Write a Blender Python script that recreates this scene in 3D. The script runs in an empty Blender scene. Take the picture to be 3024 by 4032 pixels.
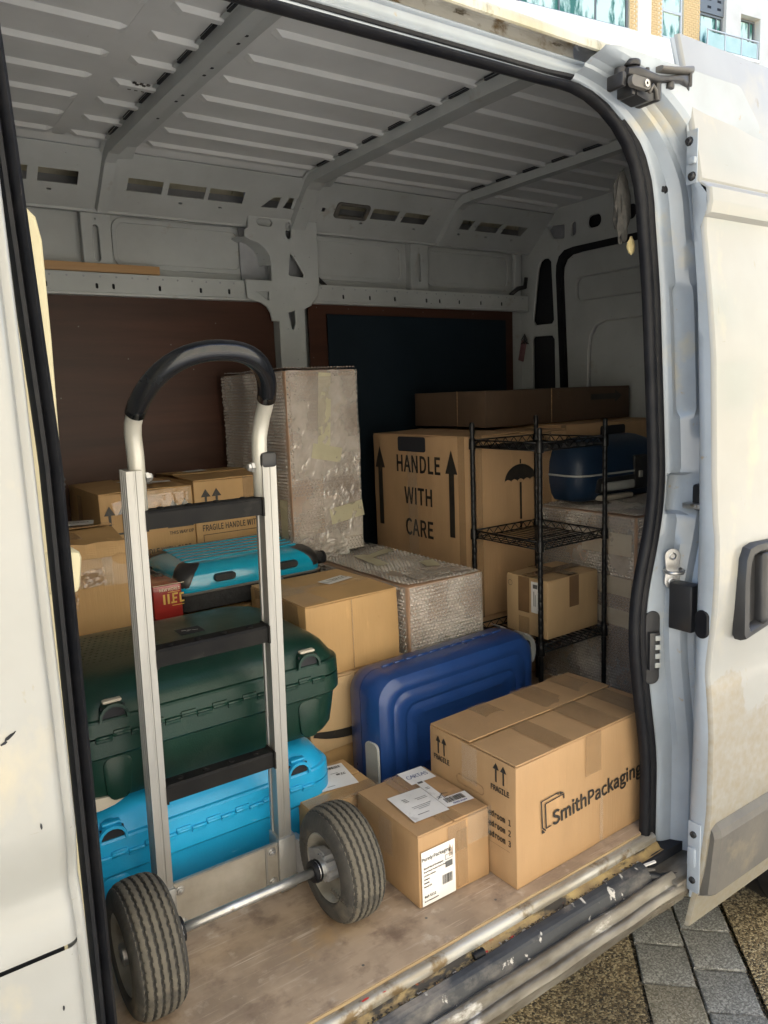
import bpy, bmesh, math, random
import numpy as np
from mathutils import Vector, Matrix, noise as mnoise
random.seed(7)
rng = np.random.default_rng(7)
R = math.radians
sc = bpy.context.scene
col = sc.collection

# ------------------------------------------------------------------ camera
cam_d = bpy.data.cameras.new('camera')
cam = bpy.data.objects.new('camera', cam_d); col.objects.link(cam)
cam_d.sensor_fit = 'HORIZONTAL'; cam_d.sensor_width = 36.0; cam_d.lens = 36.0*3008.8/3024
cam_d.clip_start = 0.02; cam_d.clip_end = 500
fw = Vector((0.56495319, 0.81034558, -0.15546043)); rt = Vector((0.81623076, -0.57644187, -0.03849824)); up = Vector((0.12081078, 0.10514188, 0.98709166))
m = Matrix((rt, up, -fw)).transposed().to_4x4(); m.translation = (0, 0, 1.1)
cam.matrix_world = m
sc.camera = cam

# ------------------------------------------------------------------ world and sun
w = bpy.data.worlds.new('World'); sc.world = w; w.use_nodes = True
nt = w.node_tree; bg = nt.nodes['Background']
sky = nt.nodes.new('ShaderNodeTexSky'); sky.sky_type = 'NISHITA'; sky.sun_disc = False
SUN_DIR = Vector((0.35, 0.62, 0.80)).normalized()        # towards the sun
sky.sun_elevation = math.asin(SUN_DIR.z); sky.sun_rotation = math.atan2(SUN_DIR.x, SUN_DIR.y)
sky.dust_density = 2.0
nt.links.new(sky.outputs[0], bg.inputs[0]); bg.inputs[1].default_value = 0.15
sd = bpy.data.lights.new('sun', 'SUN'); sd.energy = 3.7; sd.angle = R(0.6); sd.color = (1.0, 0.94, 0.83)
so = bpy.data.objects.new('sun', sd); col.objects.link(so)
so.rotation_euler = (-SUN_DIR).to_track_quat('-Z', 'Y').to_euler()
sc.view_settings.view_transform = 'Standard'; sc.view_settings.look = 'None'
sc.view_settings.exposure = 1.98; sc.view_settings.gamma = 1.0
try: sc.view_settings.use_curve_mapping = False
except Exception: pass
sc.render.engine = 'CYCLES'
sc.cycles.max_bounces = 10; sc.cycles.diffuse_bounces = 7; sc.cycles.glossy_bounces = 4; sc.cycles.transparent_max_bounces = 12
sc.cycles.use_denoising = True

# ------------------------------------------------------------------ materials
def lin(r, g, b):
    f = lambda v: (v/12.92 if v <= .04045 else ((v+.055)/1.055)**2.4)
    return (f(r/255), f(g/255), f(b/255), 1)
MATS = {}
def mat(name, c1, c2=None, rough=.5, metal=0., scale=6., detail=5., bump=0., bscale=60., bstretch=None, coat=0., stretch=None,
        spots=(), spec=.5, rvar=.0, ramp=(.35, .65), alpha=1.):
    M = bpy.data.materials.new(name); M.use_nodes = True; T = M.node_tree; N = T.nodes; Lk = T.links.new
    b = N['Principled BSDF']
    b.inputs['Roughness'].default_value = rough; b.inputs['Metallic'].default_value = metal
    b.inputs['Specular IOR Level'].default_value = spec
    b.inputs['Coat Weight'].default_value = coat; b.inputs['Coat Roughness'].default_value = .08
    b.inputs['Alpha'].default_value = alpha
    tc = N.new('ShaderNodeTexCoord')
    def nz(sca, st=None, det=5, rot=None, off=0):
        mp = N.new('ShaderNodeMapping'); Lk(tc.outputs['Object'], mp.inputs['Vector'])
        mp.inputs['Scale'].default_value = st or (1, 1, 1); mp.inputs['Location'].default_value = (off, off*.7, off*1.3)
        if rot: mp.inputs['Rotation'].default_value = rot
        n = N.new('ShaderNodeTexNoise'); n.inputs['Scale'].default_value = sca; n.inputs['Detail'].default_value = det
        n.inputs['Roughness'].default_value = .6
        Lk(mp.outputs[0], n.inputs['Vector']); return n
    def rmp(n, a, z):
        r = N.new('ShaderNodeMapRange'); r.inputs[1].default_value = a; r.inputs[2].default_value = z
        r.inputs[3].default_value = 0; r.inputs[4].default_value = 1; r.clamp = True
        Lk(n.outputs[0], r.inputs[0]); return r
    def mix(fac, a, bcol):
        x = N.new('ShaderNodeMix'); x.data_type = 'RGBA'; Lk(fac, x.inputs[0])
        if isinstance(a, tuple): x.inputs[6].default_value = a
        else: Lk(a, x.inputs[6])
        x.inputs[7].default_value = bcol; return x.outputs[2]
    cur = c1
    if c2 is not None:
        n = nz(scale, stretch, detail); r = rmp(n, *ramp); cur = mix(r.outputs[0], c1, c2)
    for i, s in enumerate(spots):       # colour, scale, lo, hi, stretch, rotation
        n = nz(s[1], s[4] if len(s) > 4 else None, 6, s[5] if len(s) > 5 else None, 3.1*(i+1))
        r = rmp(n, s[2], s[3]); cur = mix(r.outputs[0], cur, s[0])
    if isinstance(cur, tuple): b.inputs['Base Color'].default_value = cur
    else: Lk(cur, b.inputs['Base Color'])
    if rvar:
        n = nz(9, stretch, 4, None, 9.0); r = N.new('ShaderNodeMapRange'); r.inputs[1].default_value = .3; r.inputs[2].default_value = .7
        r.inputs[3].default_value = max(.03, rough-rvar); r.inputs[4].default_value = min(1, rough+rvar)
        Lk(n.outputs[0], r.inputs[0]); Lk(r.outputs[0], b.inputs['Roughness'])
    if bump:
        n = nz(bscale, bstretch, 4, None, 5.0); bp = N.new('ShaderNodeBump'); bp.inputs['Strength'].default_value = bump
        bp.inputs['Distance'].default_value = .004; Lk(n.outputs[0], bp.inputs['Height']); Lk(bp.outputs[0], b.inputs['Normal'])
    MATS[name] = M; return M
g = lambda v: (v, v, v, 1)

# van: outer paint is a dirty warm white, the inside the same body colour with grey grime
PAINT = mat('van_paint', (.305, .307, .296, 1), (.262, .26, .24, 1), rough=.32, scale=2.2, spec=.5, coat=.5, bump=.04, bscale=9,
            spots=[((.42, .36, .24, 1), 5, .60, .80, (1, 1, .6)), ((.12, .095, .07, 1), 60, .73, .76), ((.25, .22, .16, 1), 30, .68, .73, (1, 1, .35)), ((.22, .2, .16, 1), 70, .70, .73, (.15, 1, 1), (0, .6, 0))])
PAINT_DIRTY = mat('van_paint_dirty', (.60, .55, .43, 1), (.40, .35, .25, 1), rough=.5, scale=4, detail=8, spec=.4, bump=.06, bscale=14, ramp=(.42, .60),
            spots=[((.70, .66, .56, 1), 3.2, .55, .62), ((.12, .10, .08, 1), 70, .70, .75), ((.34, .29, .21, 1), 30, .58, .72, (1, .4, 1))])
PAINT_GUTTER = mat('van_paint_gutter', (.50, .47, .38, 1), (.36, .33, .22, 1), rough=.45, scale=12, detail=8, stretch=(1, 1, .3),
            spots=[((.16, .15, .09, 1), 30, .60, .72, (1, 1, .35))])
JAMB_SKYTINT = mat('jamb_paint_skytint', (.325, .37, .425, 1), (.265, .295, .325, 1), rough=.28, scale=4, coat=.3, bump=.05, bscale=12,
            spots=[((.30, .26, .19, 1), 38, .66, .74), ((.42, .38, .28, 1), 7, .62, .78)])  # white body paint with blue skylight put into its colour
INNER = mat('interior_paint', (.40, .42, .425, 1), (.325, .34, .34, 1), rough=.42, scale=3, spec=.45, bump=.04, bscale=14,
            spots=[((.12, .11, .10, 1), 45, .70, .74, (1, 1, 2.5)), ((.28, .26, .22, 1), 10, .64, .76)])
ROOFIN = mat('roof_paint', (.60, .61, .62, 1), (.50, .51, .515, 1), rough=.36, scale=2.4, spec=.45, bump=.03, bscale=10,
            spots=[((.20, .19, .17, 1), 30, .72, .76, (3, 1, 1))])
RUBBER = mat('black_rubber', (.006, .0065, .009, 1), (.013, .013, .015, 1), rough=.5, spec=.2, scale=20, bump=.1, bscale=90,
            spots=[((.10, .09, .08, 1), 50, .68, .78, (1, 1, .3))])
STEPRUB = mat('worn_rubber', (.016, .018, .022, 1), (.030, .032, .036, 1), rough=.55, scale=12,
            spots=[((.17, .15, .13, 1), 12, .48, .66, (.6, 1, 1)), ((.46, .44, .40, 1), 40, .63, .68, (1, .35, 1))], bump=.25, bscale=60)
PLASTIC_BLK = mat('black_plastic', (.016, .016, .018, 1), (.025, .025, .026, 1), rough=.38, scale=12, rvar=.1)
GREYTRIM = mat('grey_trim', (.085, .08, .075, 1), (.12, .11, .095, 1), rough=.55, scale=7, spots=[((.20, .17, .12, 1), 9, .58, .75)], bump=.1, bscale=80)
FLOORPLY = mat('floor_plywood', (.40, .30, .21, 1), (.27, .20, .14, 1), rough=.5, scale=6, detail=12, ramp=(.42, .60), bump=.15, bscale=40,
            spots=[((.50, .40, .31, 1), 60, .60, .74, (.12, 2, 1), (0, 0, .5)), ((.48, .38, .29, 1), 70, .61, .74, (.10, 2, 1), (0, 0, -.9)), ((.20, .14, .10, 1), 14, .56, .72), ((.27, .195, .14, 1), 50, .54, .75, (.30, 1, 1), (0, 0, .35)), ((.52, .43, .34, 1), 18, .60, .75),
                   ((.16, .11, .08, 1), 9, .60, .74), ((.42, .26, .11, 1), 3, .60, .75), ((.45, .38, .30, 1), 60, .73, .77),
                   ((.52, .42, .33, 1), 46, .66, .72, (.10, 2.5, 1), (0, 0, -.7))], rvar=.12)
PLYEDGE = mat('plywood_edge', (.40, .30, .17, 1), (.25, .17, .09, 1), rough=.7, scale=40, stretch=(.2, 1, 6), bump=.3, bscale=90)
ALUSTRIP = mat('worn_aluminium', (.46, .45, .42, 1), (.28, .25, .20, 1), rough=.42, metal=.35, scale=14, detail=8, stretch=(.25, 1, 1), ramp=(.42, .58), bump=.12, bscale=40, rvar=.12,
            spots=[((.16, .11, .055, 1), 16, .54, .64), ((.09, .07, .045, 1), 40, .62, .68, (.3, 1, 1)), ((.62, .6, .56, 1), 22, .60, .66, (.3, 1, 1))])
SILL = mat('sill_paint', (.22, .20, .165, 1), (.085, .07, .05, 1), rough=.36, metal=.25, scale=16, detail=10, stretch=(.35, 1, 1), ramp=(.36, .62), bump=.25, bscale=22, rvar=.14,
            spots=[((.46, .44, .40, 1), 24, .60, .70, (.4, 1, 1)), ((.09, .07, .045, 1), 16, .60, .72, (.3, 1, 1))])
CHANNEL = mat('channel_dirt_paint', (.42, .30, .12, 1), (.20, .13, .06, 1), rough=.7, scale=18, detail=9, bump=.5, bscale=60,
            spots=[((.035, .028, .02, 1), 20, .50, .58, (.4, 1, 1)), ((.30, .07, .02, 1), 12, .66, .72)])
GRIT = mat('channel_grit', (.03, .025, .018, 1), (.12, .09, .06, 1), rough=.9, scale=200)
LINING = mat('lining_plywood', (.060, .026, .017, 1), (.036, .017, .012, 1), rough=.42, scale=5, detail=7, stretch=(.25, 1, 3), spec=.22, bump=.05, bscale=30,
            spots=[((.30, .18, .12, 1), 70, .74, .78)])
DARKBOARD = mat('dark_board', (.005, .011, .017, 1), (.007, .014, .021, 1), rough=.6, scale=6, spec=.2)
VOID = mat('cavity_paint', (.30, .31, .33, 1), (.20, .21, .23, 1), rough=.6, scale=5)
DARKVOID = mat('dark_cavity', (.012, .013, .018, 1), None, rough=.8)
GALV = mat('zinc_steel', (.52, .52, .52, 1), (.36, .35, .33, 1), rough=.34, metal=.85, scale=24, detail=6, rvar=.1, spots=[((.20, .15, .10, 1), 30, .66, .74)], bump=.08, bscale=60)
ALU = mat('brushed_aluminium', (.36, .355, .34, 1), (.27, .265, .25, 1), rough=.38, metal=.6, scale=20, stretch=(1, 1, .08), rvar=.08, bump=.05, bscale=50,
            spots=[((.12, .11, .10, 1), 30, .70, .75, (1, 1, .3))])
ALUPLATE = mat('scuffed_plate', (.50, .47, .42, 1), (.36, .33, .28, 1), rough=.40, metal=.65, scale=9, detail=8, rvar=.12, spots=[((.20, .14, .09, 1), 8, .62, .74)], bump=.06, bscale=30)
WHITEMETAL = mat('painted_tube', (.50, .485, .44, 1), (.43, .415, .36, 1), rough=.3, metal=.2, scale=9, coat=.3, spots=[((.10, .08, .06, 1), 50, .68, .74, (1, 1, .4))])
GRIP = mat('grip_rubber', (.006, .007, .010, 1), (.010, .011, .013, 1), rough=.2, scale=9, rvar=.08, bump=.04, bscale=34, spots=[((.09, .085, .08, 1), 30, .70, .76, (.3, 1, 1))])
BARBLK = mat('black_bar_paint', (.007, .007, .008, 1), (.014, .0135, .013, 1), rough=.55, scale=12, rvar=.1, spec=.12, spots=[((.26, .25, .24, 1), 40, .72, .76), ((.03, .028, .026, 1), 12, .58, .7)])
TYRE = mat('tyre_rubber', (.050, .046, .040, 1), (.032, .030, .027, 1), rough=.8, scale=30, bump=.2, bscale=120, spots=[((.13, .112, .085, 1), 9, .50, .72), ((.45, .4, .33, 1), 160, .78, .8)])
TREAD = mat('tyre_tread', (.125, .11, .085, 1), (.085, .076, .060, 1), rough=.85, scale=24, bump=.2, bscale=150, spots=[((.055, .05, .042, 1), 12, .56, .68), ((.5, .45, .38, 1), 190, .77, .79)])
RIM = mat('wheel_rim', (.34, .33, .29, 1), (.22, .20, .17, 1), rough=.5, metal=.35, scale=16, spots=[((.16, .11, .07, 1), 20, .58, .70)])
def cardboard(name, c, v=.82, tint=(1, 1, 1)):
    c1 = (c[0]*tint[0], c[1]*tint[1], c[2]*tint[2], 1); c2 = (c1[0]*v, c1[1]*v, c1[2]*v, 1)
    return mat(name, c1, c2, rough=.62, scale=5, detail=6, stretch=(1, 1, .35), bump=.2, bscale=60, bstretch=(3, 3, .15), spec=.35,
               spots=[((c1[0]*.62, c1[1]*.58, c1[2]*.52, 1), 14, .70, .80), ((c1[0]*1.12, c1[1]*1.1, c1[2]*1.08, 1), 24, .64, .76, (1, 1, .25))])
CARD = cardboard('cardboard', (.40, .25, .127))
CARD_WARM = cardboard('warm_cardboard', (.45, .28, .125))
CARD_PALE = cardboard('pale_cardboard', (.50, .345, .190))
CARD_GREY = cardboard('dull_cardboard', (.43, .275, .150))
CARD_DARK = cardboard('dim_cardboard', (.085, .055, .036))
CARDEDGE = mat('corrugated_edge', (.33, .21, .11, 1), (.20, .12, .06, 1), rough=.8, scale=120)
TAPE = mat('brown_tape', (.40, .265, .145, 1), (.33, .21, .11, 1), rough=.22, scale=9, spec=.6, coat=.9, bump=.35, bscale=30, alpha=.48)
TAPE_DARK = mat('dark_brown_tape', (.20, .12, .062, 1), (.16, .096, .05, 1), rough=.22, scale=9, coat=.4, bump=.12, bscale=30)
TAPE_MASK = mat('masking_tape', (.53, .49, .34, 1), (.46, .42, .29, 1), rough=.45, scale=12, bump=.35, bscale=50, alpha=.8)
TAPE_PALE = mat('pale_tape', (.55, .49, .40, 1), (.48, .42, .34, 1), rough=.3, scale=9, coat=.4, bump=.3, bscale=40, alpha=.7)
TAPE_CLEAR = mat('clear_tape', (.60, .54, .46, 1), None, rough=.12, coat=1., bump=.9, bscale=24, alpha=.16, spec=.8)
PAPER = mat('white_paper', (.72, .71, .70, 1), (.66, .65, .64, 1), rough=.55, scale=14, bump=.08, bscale=20)
PAPER_SMUDGE = mat('smudged_paper', (.72, .71, .70, 1), (.60, .59, .57, 1), rough=.4, scale=8, coat=.3, bump=.15, bscale=18, spots=[((.42, .41, .40, 1), 26, .60, .72, (1, .5, 1))])
INK = mat('black_ink', (.014, .013, .012, 1), (.026, .021, .016, 1), rough=.5, scale=40, spots=[((.14, .09, .05, 1), 130, .66, .70, (1, 1, .3))])
INK_GREY = mat('grey_ink', (.10, .10, .10, 1), None, rough=.5)
INK_BLUE = mat('blue_pen', (.03, .05, .20, 1), None, rough=.5)
PLASTIC_GREEN = mat('dark_green_plastic', (.0065, .032, .0235, 1), (.005, .025, .018, 1), rough=.34, scale=6, spec=.35, bump=.14, bscale=230, rvar=.08, spots=[((.04, .06, .05, 1), 50, .70, .74, (.3, 1, 1)), ((.03, .05, .04, 1), 6, .58, .78)])
PLASTIC_CYAN = mat('cyan_plastic', (.016, .36, .68, 1), (.012, .31, .60, 1), rough=.34, scale=6, bump=.10, bscale=230, rvar=.08, spots=[((.12, .45, .70, 1), 50, .69, .74, (.3, 1, 1)), ((.02, .22, .40, 1), 7, .60, .80)])
GLOSS_CYAN = mat('glossy_cyan', (.006, .27, .42, 1), (.005, .245, .39, 1), rough=.2, scale=5, coat=.8, bump=.02, bscale=9)
FABRIC_BLK = mat('black_fabric', (.016, .016, .018, 1), (.028, .028, .030, 1), rough=.8, scale=40, bump=.4, bscale=120)
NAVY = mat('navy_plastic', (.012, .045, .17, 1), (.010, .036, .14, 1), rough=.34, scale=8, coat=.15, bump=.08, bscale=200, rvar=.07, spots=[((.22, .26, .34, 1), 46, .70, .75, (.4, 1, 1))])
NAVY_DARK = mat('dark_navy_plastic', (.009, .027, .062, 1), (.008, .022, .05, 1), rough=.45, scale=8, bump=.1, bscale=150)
GREYPL = mat('grey_plastic', (.36, .37, .36, 1), (.30, .31, .30, 1), rough=.42, scale=12)
BEIGEPL = mat('beige_plastic', (.45, .41, .34, 1), None, rough=.45)
RACKBLK = mat('rack_black', (.006, .006, .007, 1), (.010, .010, .011, 1), rough=.32, scale=30, spec=.3)
WOOD = mat('pine_batten', (.42, .26, .12, 1), (.32, .18, .08, 1), rough=.6, scale=8, stretch=(.2, 1, 4))
CREAM = mat('cream_trim', (.58, .52, .34, 1), (.52, .46, .29, 1), rough=.5, scale=6, spots=[((.25, .18, .1, 1), 60, .70, .75)])
FOAM = mat('foam_scrap', (.50, .42, .22, 1), (.40, .32, .16, 1), rough=.9, scale=30, bump=.5, bscale=60)
FELT = mat('grey_felt', (.026, .025, .023, 1), (.045, .042, .038, 1), rough=.95, scale=60, bump=.6, bscale=90)
REDBOX = mat('red_print', (.30, .022, .016, 1), (.20, .014, .012, 1), rough=.3, scale=12, coat=.5, stretch=(.4, 1, 3))
GOLD = mat('gold_print', (.55, .36, .08, 1), None, rough=.4)
PALEPRINT = mat('pale_print', (.62, .55, .40, 1), None, rough=.4)
REDMARK = mat('red_paint_fleck', (.50, .03, .03, 1), None, rough=.5)
PINKTAG = mat('faded_tag', (.24, .15, .15, 1), (.16, .07, .08, 1), rough=.6, scale=14)
def aggregate(name, c1, c2, c3, sc1, bump=.9, tone=None):
    M = bpy.data.materials.new(name); M.use_nodes = True; T = M.node_tree; N = T.nodes; Lk = T.links.new; b = N['Principled BSDF']
    b.inputs['Roughness'].default_value = .75
    tc = N.new('ShaderNodeTexCoord'); v = N.new('ShaderNodeTexVoronoi'); v.inputs['Scale'].default_value = sc1; Lk(tc.outputs['Object'], v.inputs['Vector'])
    hs = N.new('ShaderNodeSeparateColor'); Lk(v.outputs['Color'], hs.inputs[0])
    cr = N.new('ShaderNodeValToRGB'); e = cr.color_ramp.elements; e[0].color = c1; e[1].color = c3; e[0].position = .1; e[1].position = .95
    q = e.new(.55); q.color = c2; Lk(hs.outputs[0], cr.inputs[0])
    n = N.new('ShaderNodeTexNoise'); n.inputs['Scale'].default_value = 2.5; n.inputs['Detail'].default_value = 8; Lk(tc.outputs['Object'], n.inputs['Vector'])
    mr = N.new('ShaderNodeMapRange'); mr.inputs[1].default_value = .3; mr.inputs[2].default_value = .7; mr.inputs[3].default_value = .62; mr.inputs[4].default_value = 1.25; Lk(n.outputs[0], mr.inputs[0])
    mx = N.new('ShaderNodeMix'); mx.data_type = 'RGBA'; mx.blend_type = 'MULTIPLY'; mx.inputs[0].default_value = 1
    Lk(cr.outputs[0], mx.inputs[6]); Lk(mr.outputs[0], mx.inputs[7]); Lk(mx.outputs[2], b.inputs['Base Color'])
    bp = N.new('ShaderNodeBump'); bp.inputs['Strength'].default_value = bump; bp.inputs['Distance'].default_value = .004; bp.invert = True
    Lk(v.outputs['Distance'], bp.inputs['Height']); Lk(bp.outputs[0], b.inputs['Normal']); return M
GRAVEL = aggregate('resin_gravel', (.045, .032, .015, 1), (.20, .145, .072, 1), (.42, .34, .20, 1), 190)
PAVER = aggregate('concrete_paver', (.125, .11, .078, 1), (.22, .198, .15, 1), (.33, .30, .24, 1), 260, .35)
PAVER_GREY = aggregate('grey_paver', (.12, .118, .108, 1), (.21, .207, .19, 1), (.33, .325, .30, 1), 260, .35)
JOINT = aggregate('joint_sand', (.012, .010, .007, 1), (.05, .04, .025, 1), (.30, .25, .18, 1), 140)
PLASTER = mat('building_plaster', (.82, .78, .70, 1), (.66, .62, .54, 1), rough=.8, scale=.7, detail=8)
PLASTER_W = mat('white_plaster', (.92, .89, .82, 1), (.88, .85, .78, 1), rough=.8, scale=1)
BRICK = mat('yellow_brick', (.78, .56, .28, 1), (.68, .47, .21, 1), rough=.8, scale=9, bump=.3, bscale=60)
MORTAR = mat('mortar', (.72, .64, .46, 1), None, rough=.9)
FRAMEG = mat('window_frame_grey', (.16, .17, .17, 1), None, rough=.4)
FRAMEW = mat('window_frame_pale', (.60, .62, .62, 1), None, rough=.4)
GLASS = mat('window_glass', (.05, .17, .13, 1), (.62, .80, .70, 1), rough=.1, scale=1.1, detail=8, spec=.35, ramp=(.47, .56), stretch=(2.6, 1, .7))
CURTAIN = mat('curtain', (.55, .66, .58, 1), (.30, .44, .36, 1), rough=.8, scale=3, stretch=(4, 1, .3))
def clear_glass(name, tint):
    M = bpy.data.materials.new(name); M.use_nodes = True; T = M.node_tree; N = T.nodes; Lk = T.links.new
    o = N['Material Output']; tr = N.new('ShaderNodeBsdfTransparent'); tr.inputs[0].default_value = tint
    gl = N.new('ShaderNodeBsdfGlossy'); gl.inputs['Roughness'].default_value = .03; f = N.new('ShaderNodeFresnel'); f.inputs[0].default_value = 1.5
    mx = N.new('ShaderNodeMixShader'); Lk(f.outputs[0], mx.inputs[0]); Lk(tr.outputs[0], mx.inputs[1]); Lk(gl.outputs[0], mx.inputs[2]); Lk(mx.outputs[0], o.inputs[0]); return M
BALGLASS = mat('balcony_glass', (.62, .80, .74, 1), (.50, .70, .64, 1), rough=.15, scale=2, alpha=.75)
def wrap_mat():
    M = bpy.data.materials.new('bubble_film'); M.use_nodes = True; T = M.node_tree; N = T.nodes; Lk = T.links.new
    o = N['Material Output']; N.remove(N['Principled BSDF'])
    tr = N.new('ShaderNodeBsdfTransparent'); tr.inputs[0].default_value = (.93, .92, .91, 1)
    gl = N.new('ShaderNodeBsdfGlossy'); gl.inputs['Roughness'].default_value = .04; gl.inputs[0].default_value = (1, 1, 1, 1)
    df = N.new('ShaderNodeBsdfDiffuse'); df.inputs[0].default_value = (.86, .79, .72, 1)
    tc = N.new('ShaderNodeTexCoord'); n = N.new('ShaderNodeTexNoise'); n.inputs['Scale'].default_value = 7; n.inputs['Detail'].default_value = 5; Lk(tc.outputs['Object'], n.inputs['Vector'])
    mr = N.new('ShaderNodeMapRange'); mr.inputs[1].default_value = .35; mr.inputs[2].default_value = .7; mr.inputs[3].default_value = .16; mr.inputs[4].default_value = .48; Lk(n.outputs[0], mr.inputs[0])
    m1 = N.new('ShaderNodeMixShader'); Lk(mr.outputs[0], m1.inputs[0]); Lk(tr.outputs[0], m1.inputs[1]); Lk(df.outputs[0], m1.inputs[2])
    f = N.new('ShaderNodeFresnel'); f.inputs[0].default_value = 1.75
    m2 = N.new('ShaderNodeMixShader'); Lk(f.outputs[0], m2.inputs[0]); Lk(m1.outputs[0], m2.inputs[1]); Lk(gl.outputs[0], m2.inputs[2]); Lk(m2.outputs[0], o.inputs[0]); return M
FILM = wrap_mat()
def glint_mat():
    M = bpy.data.materials.new('shiny_tape'); M.use_nodes = True; T = M.node_tree; N = T.nodes; Lk = T.links.new
    o = N['Material Output']; N.remove(N['Principled BSDF']); tr = N.new('ShaderNodeBsdfTransparent'); tr.inputs[0].default_value = (.93, .88, .80, 1)
    gl = N.new('ShaderNodeBsdfGlossy'); gl.inputs['Roughness'].default_value = .05; f = N.new('ShaderNodeFresnel'); f.inputs[0].default_value = 1.8
    mx = N.new('ShaderNodeMixShader'); Lk(f.outputs[0], mx.inputs[0]); Lk(tr.outputs[0], mx.inputs[1]); Lk(gl.outputs[0], mx.inputs[2]); Lk(mx.outputs[0], o.inputs[0]); return M
GLINT = glint_mat()

# ------------------------------------------------------------------ geometry helpers
def link(o, parent=None):
    col.objects.link(o)
    if parent is not None: o.parent = parent
    return o
def empty(name, label, cat, loc=(0, 0, 0), rz=0., group=None):
    o = bpy.data.objects.new(name, None); link(o); o.location = loc; o.rotation_euler = (0, 0, rz); o.empty_display_size = .1
    o['label'] = label; o['category'] = cat
    if group: o['group'] = group
    return o
def me(name, V, F, mt, parent=None, smooth=False, kind=None, mats=None, midx=None):
    d = bpy.data.meshes.new(name); d.from_pydata([tuple(v) for v in V], [], [tuple(f) for f in F]); d.update()
    for mm in (mats or [mt]): d.materials.append(mm)
    if midx is not None: d.polygons.foreach_set('material_index', list(midx))
    if smooth: d.polygons.foreach_set('use_smooth', [True]*len(d.polygons))
    o = bpy.data.objects.new(name, d); link(o, parent)
    if kind: o['kind'] = kind
    return o
def from_bm(name, bm, mt, parent=None, smooth=False, kind=None):
    bmesh.ops.recalc_face_normals(bm, faces=bm.faces)
    d = bpy.data.meshes.new(name); bm.to_mesh(d); bm.free(); d.materials.append(mt)
    if smooth: d.polygons.foreach_set('use_smooth', [True]*len(d.polygons)); d.set_sharp_from_angle(angle=R(40))
    o = bpy.data.objects.new(name, d); link(o, parent)
    if kind: o['kind'] = kind
    return o
def bm_box(bm, a, b, bev=0., seg=2, M=None):
    r = bmesh.ops.create_cube(bm, size=1)
    vs = r['verts']; a = Vector(a); b = Vector(b)
    for v in vs: v.co = Vector(((a.x+b.x)/2+v.co.x*(b.x-a.x), (a.y+b.y)/2+v.co.y*(b.y-a.y), (a.z+b.z)/2+v.co.z*(b.z-a.z)))
    if bev:
        es = list({e for v in vs for e in v.link_edges})
        r = bmesh.ops.bevel(bm, geom=es, offset=bev, segments=seg, profile=.5, affect='EDGES'); vs = list({v for f in r['faces'] for v in f.verts} | {v for v in vs if v.is_valid})
    if M is not None:
        for v in vs: v.co = M @ v.co
def box(name, a, b, mt, parent=None, bev=0., seg=2, M=None, smooth=None, kind=None):
    bm = bmesh.new(); bm_box(bm, a, b, bev, seg, M)
    return from_bm(name, bm, mt, parent, smooth=bool(bev) if smooth is None else smooth, kind=kind)
def frames(pts, closed=False):
    pts = [Vector(p) for p in pts]; n = len(pts); T = []
    for i in range(n):
        a = pts[i-1] if (i > 0 or closed) else pts[i]; b = pts[(i+1) % n] if (i < n-1 or closed) else pts[i]
        T.append((b-a).normalized())
    ref = Vector((0, 0, 1)) if abs(T[0].z) < .9 else Vector((1, 0, 0))
    u = (ref - T[0]*ref.dot(T[0])).normalized(); out = []
    for t in T:
        u = (u - t*u.dot(t)).normalized(); out.append((u, t.cross(u)))
    return pts, out
def tube_vf(pts, r, n=10, closed=False, cap=True, off=0, prof=None):
    pts, fr = frames(pts, closed); V = []; F = []; m_ = len(pts)
    for i, (p, (u, v)) in enumerate(zip(pts, fr)):
        rr = r[i] if isinstance(r, (list, tuple)) else r
        for k in range(n):
            a = 2*math.pi*k/n
            if prof: V.append(p+u*prof[k][0]+v*prof[k][1])
            else: V.append(p+u*rr*math.cos(a)+v*rr*math.sin(a))
    for i in range(m_ if closed else m_-1):
        j = (i+1) % m_
        for k in range(n): F.append((off+i*n+k, off+i*n+(k+1) % n, off+j*n+(k+1) % n, off+j*n+k))
    if cap and not closed: F.append(tuple(off+k for k in range(n))[::-1]); F.append(tuple(off+(m_-1)*n+k for k in range(n)))
    return V, F
def tube(name, pts, r, mt, parent=None, n=10, closed=False, cap=True):
    V, F = tube_vf(pts, r, n, closed, cap); return me(name, V, F, mt, parent, smooth=True)
def tubes(name, lst, r, mt, parent=None, n=6, kind=None):
    V = []; F = []
    for pts in lst:
        v, f = tube_vf(pts, r, n, off=len(V)); V += v; F += f
    return me(name, V, F, mt, parent, smooth=True, kind=kind)
def revolve(name, prof, mt, parent=None, n=32, M=None, mats=None, midx=None):     # prof (x along axis, r); axis = X
    V = []; F = []; mi = []; k = len(prof)
    for j in range(n):
        a = 2*math.pi*j/n
        for (x, r) in prof: V.append(Vector((x, r*math.cos(a), r*math.sin(a))))
    for j in range(n):
        q = (j+1) % n
        for i in range(k-1):
            F.append((j*k+i, j*k+i+1, q*k+i+1, q*k+i)); mi.append(midx[i] if midx else 0)
    if M is not None: V = [M @ v for v in V]
    o = me(name, V, F, mt, parent, smooth=True, mats=mats, midx=mi); o.data.set_sharp_from_angle(angle=R(42)); return o
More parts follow.
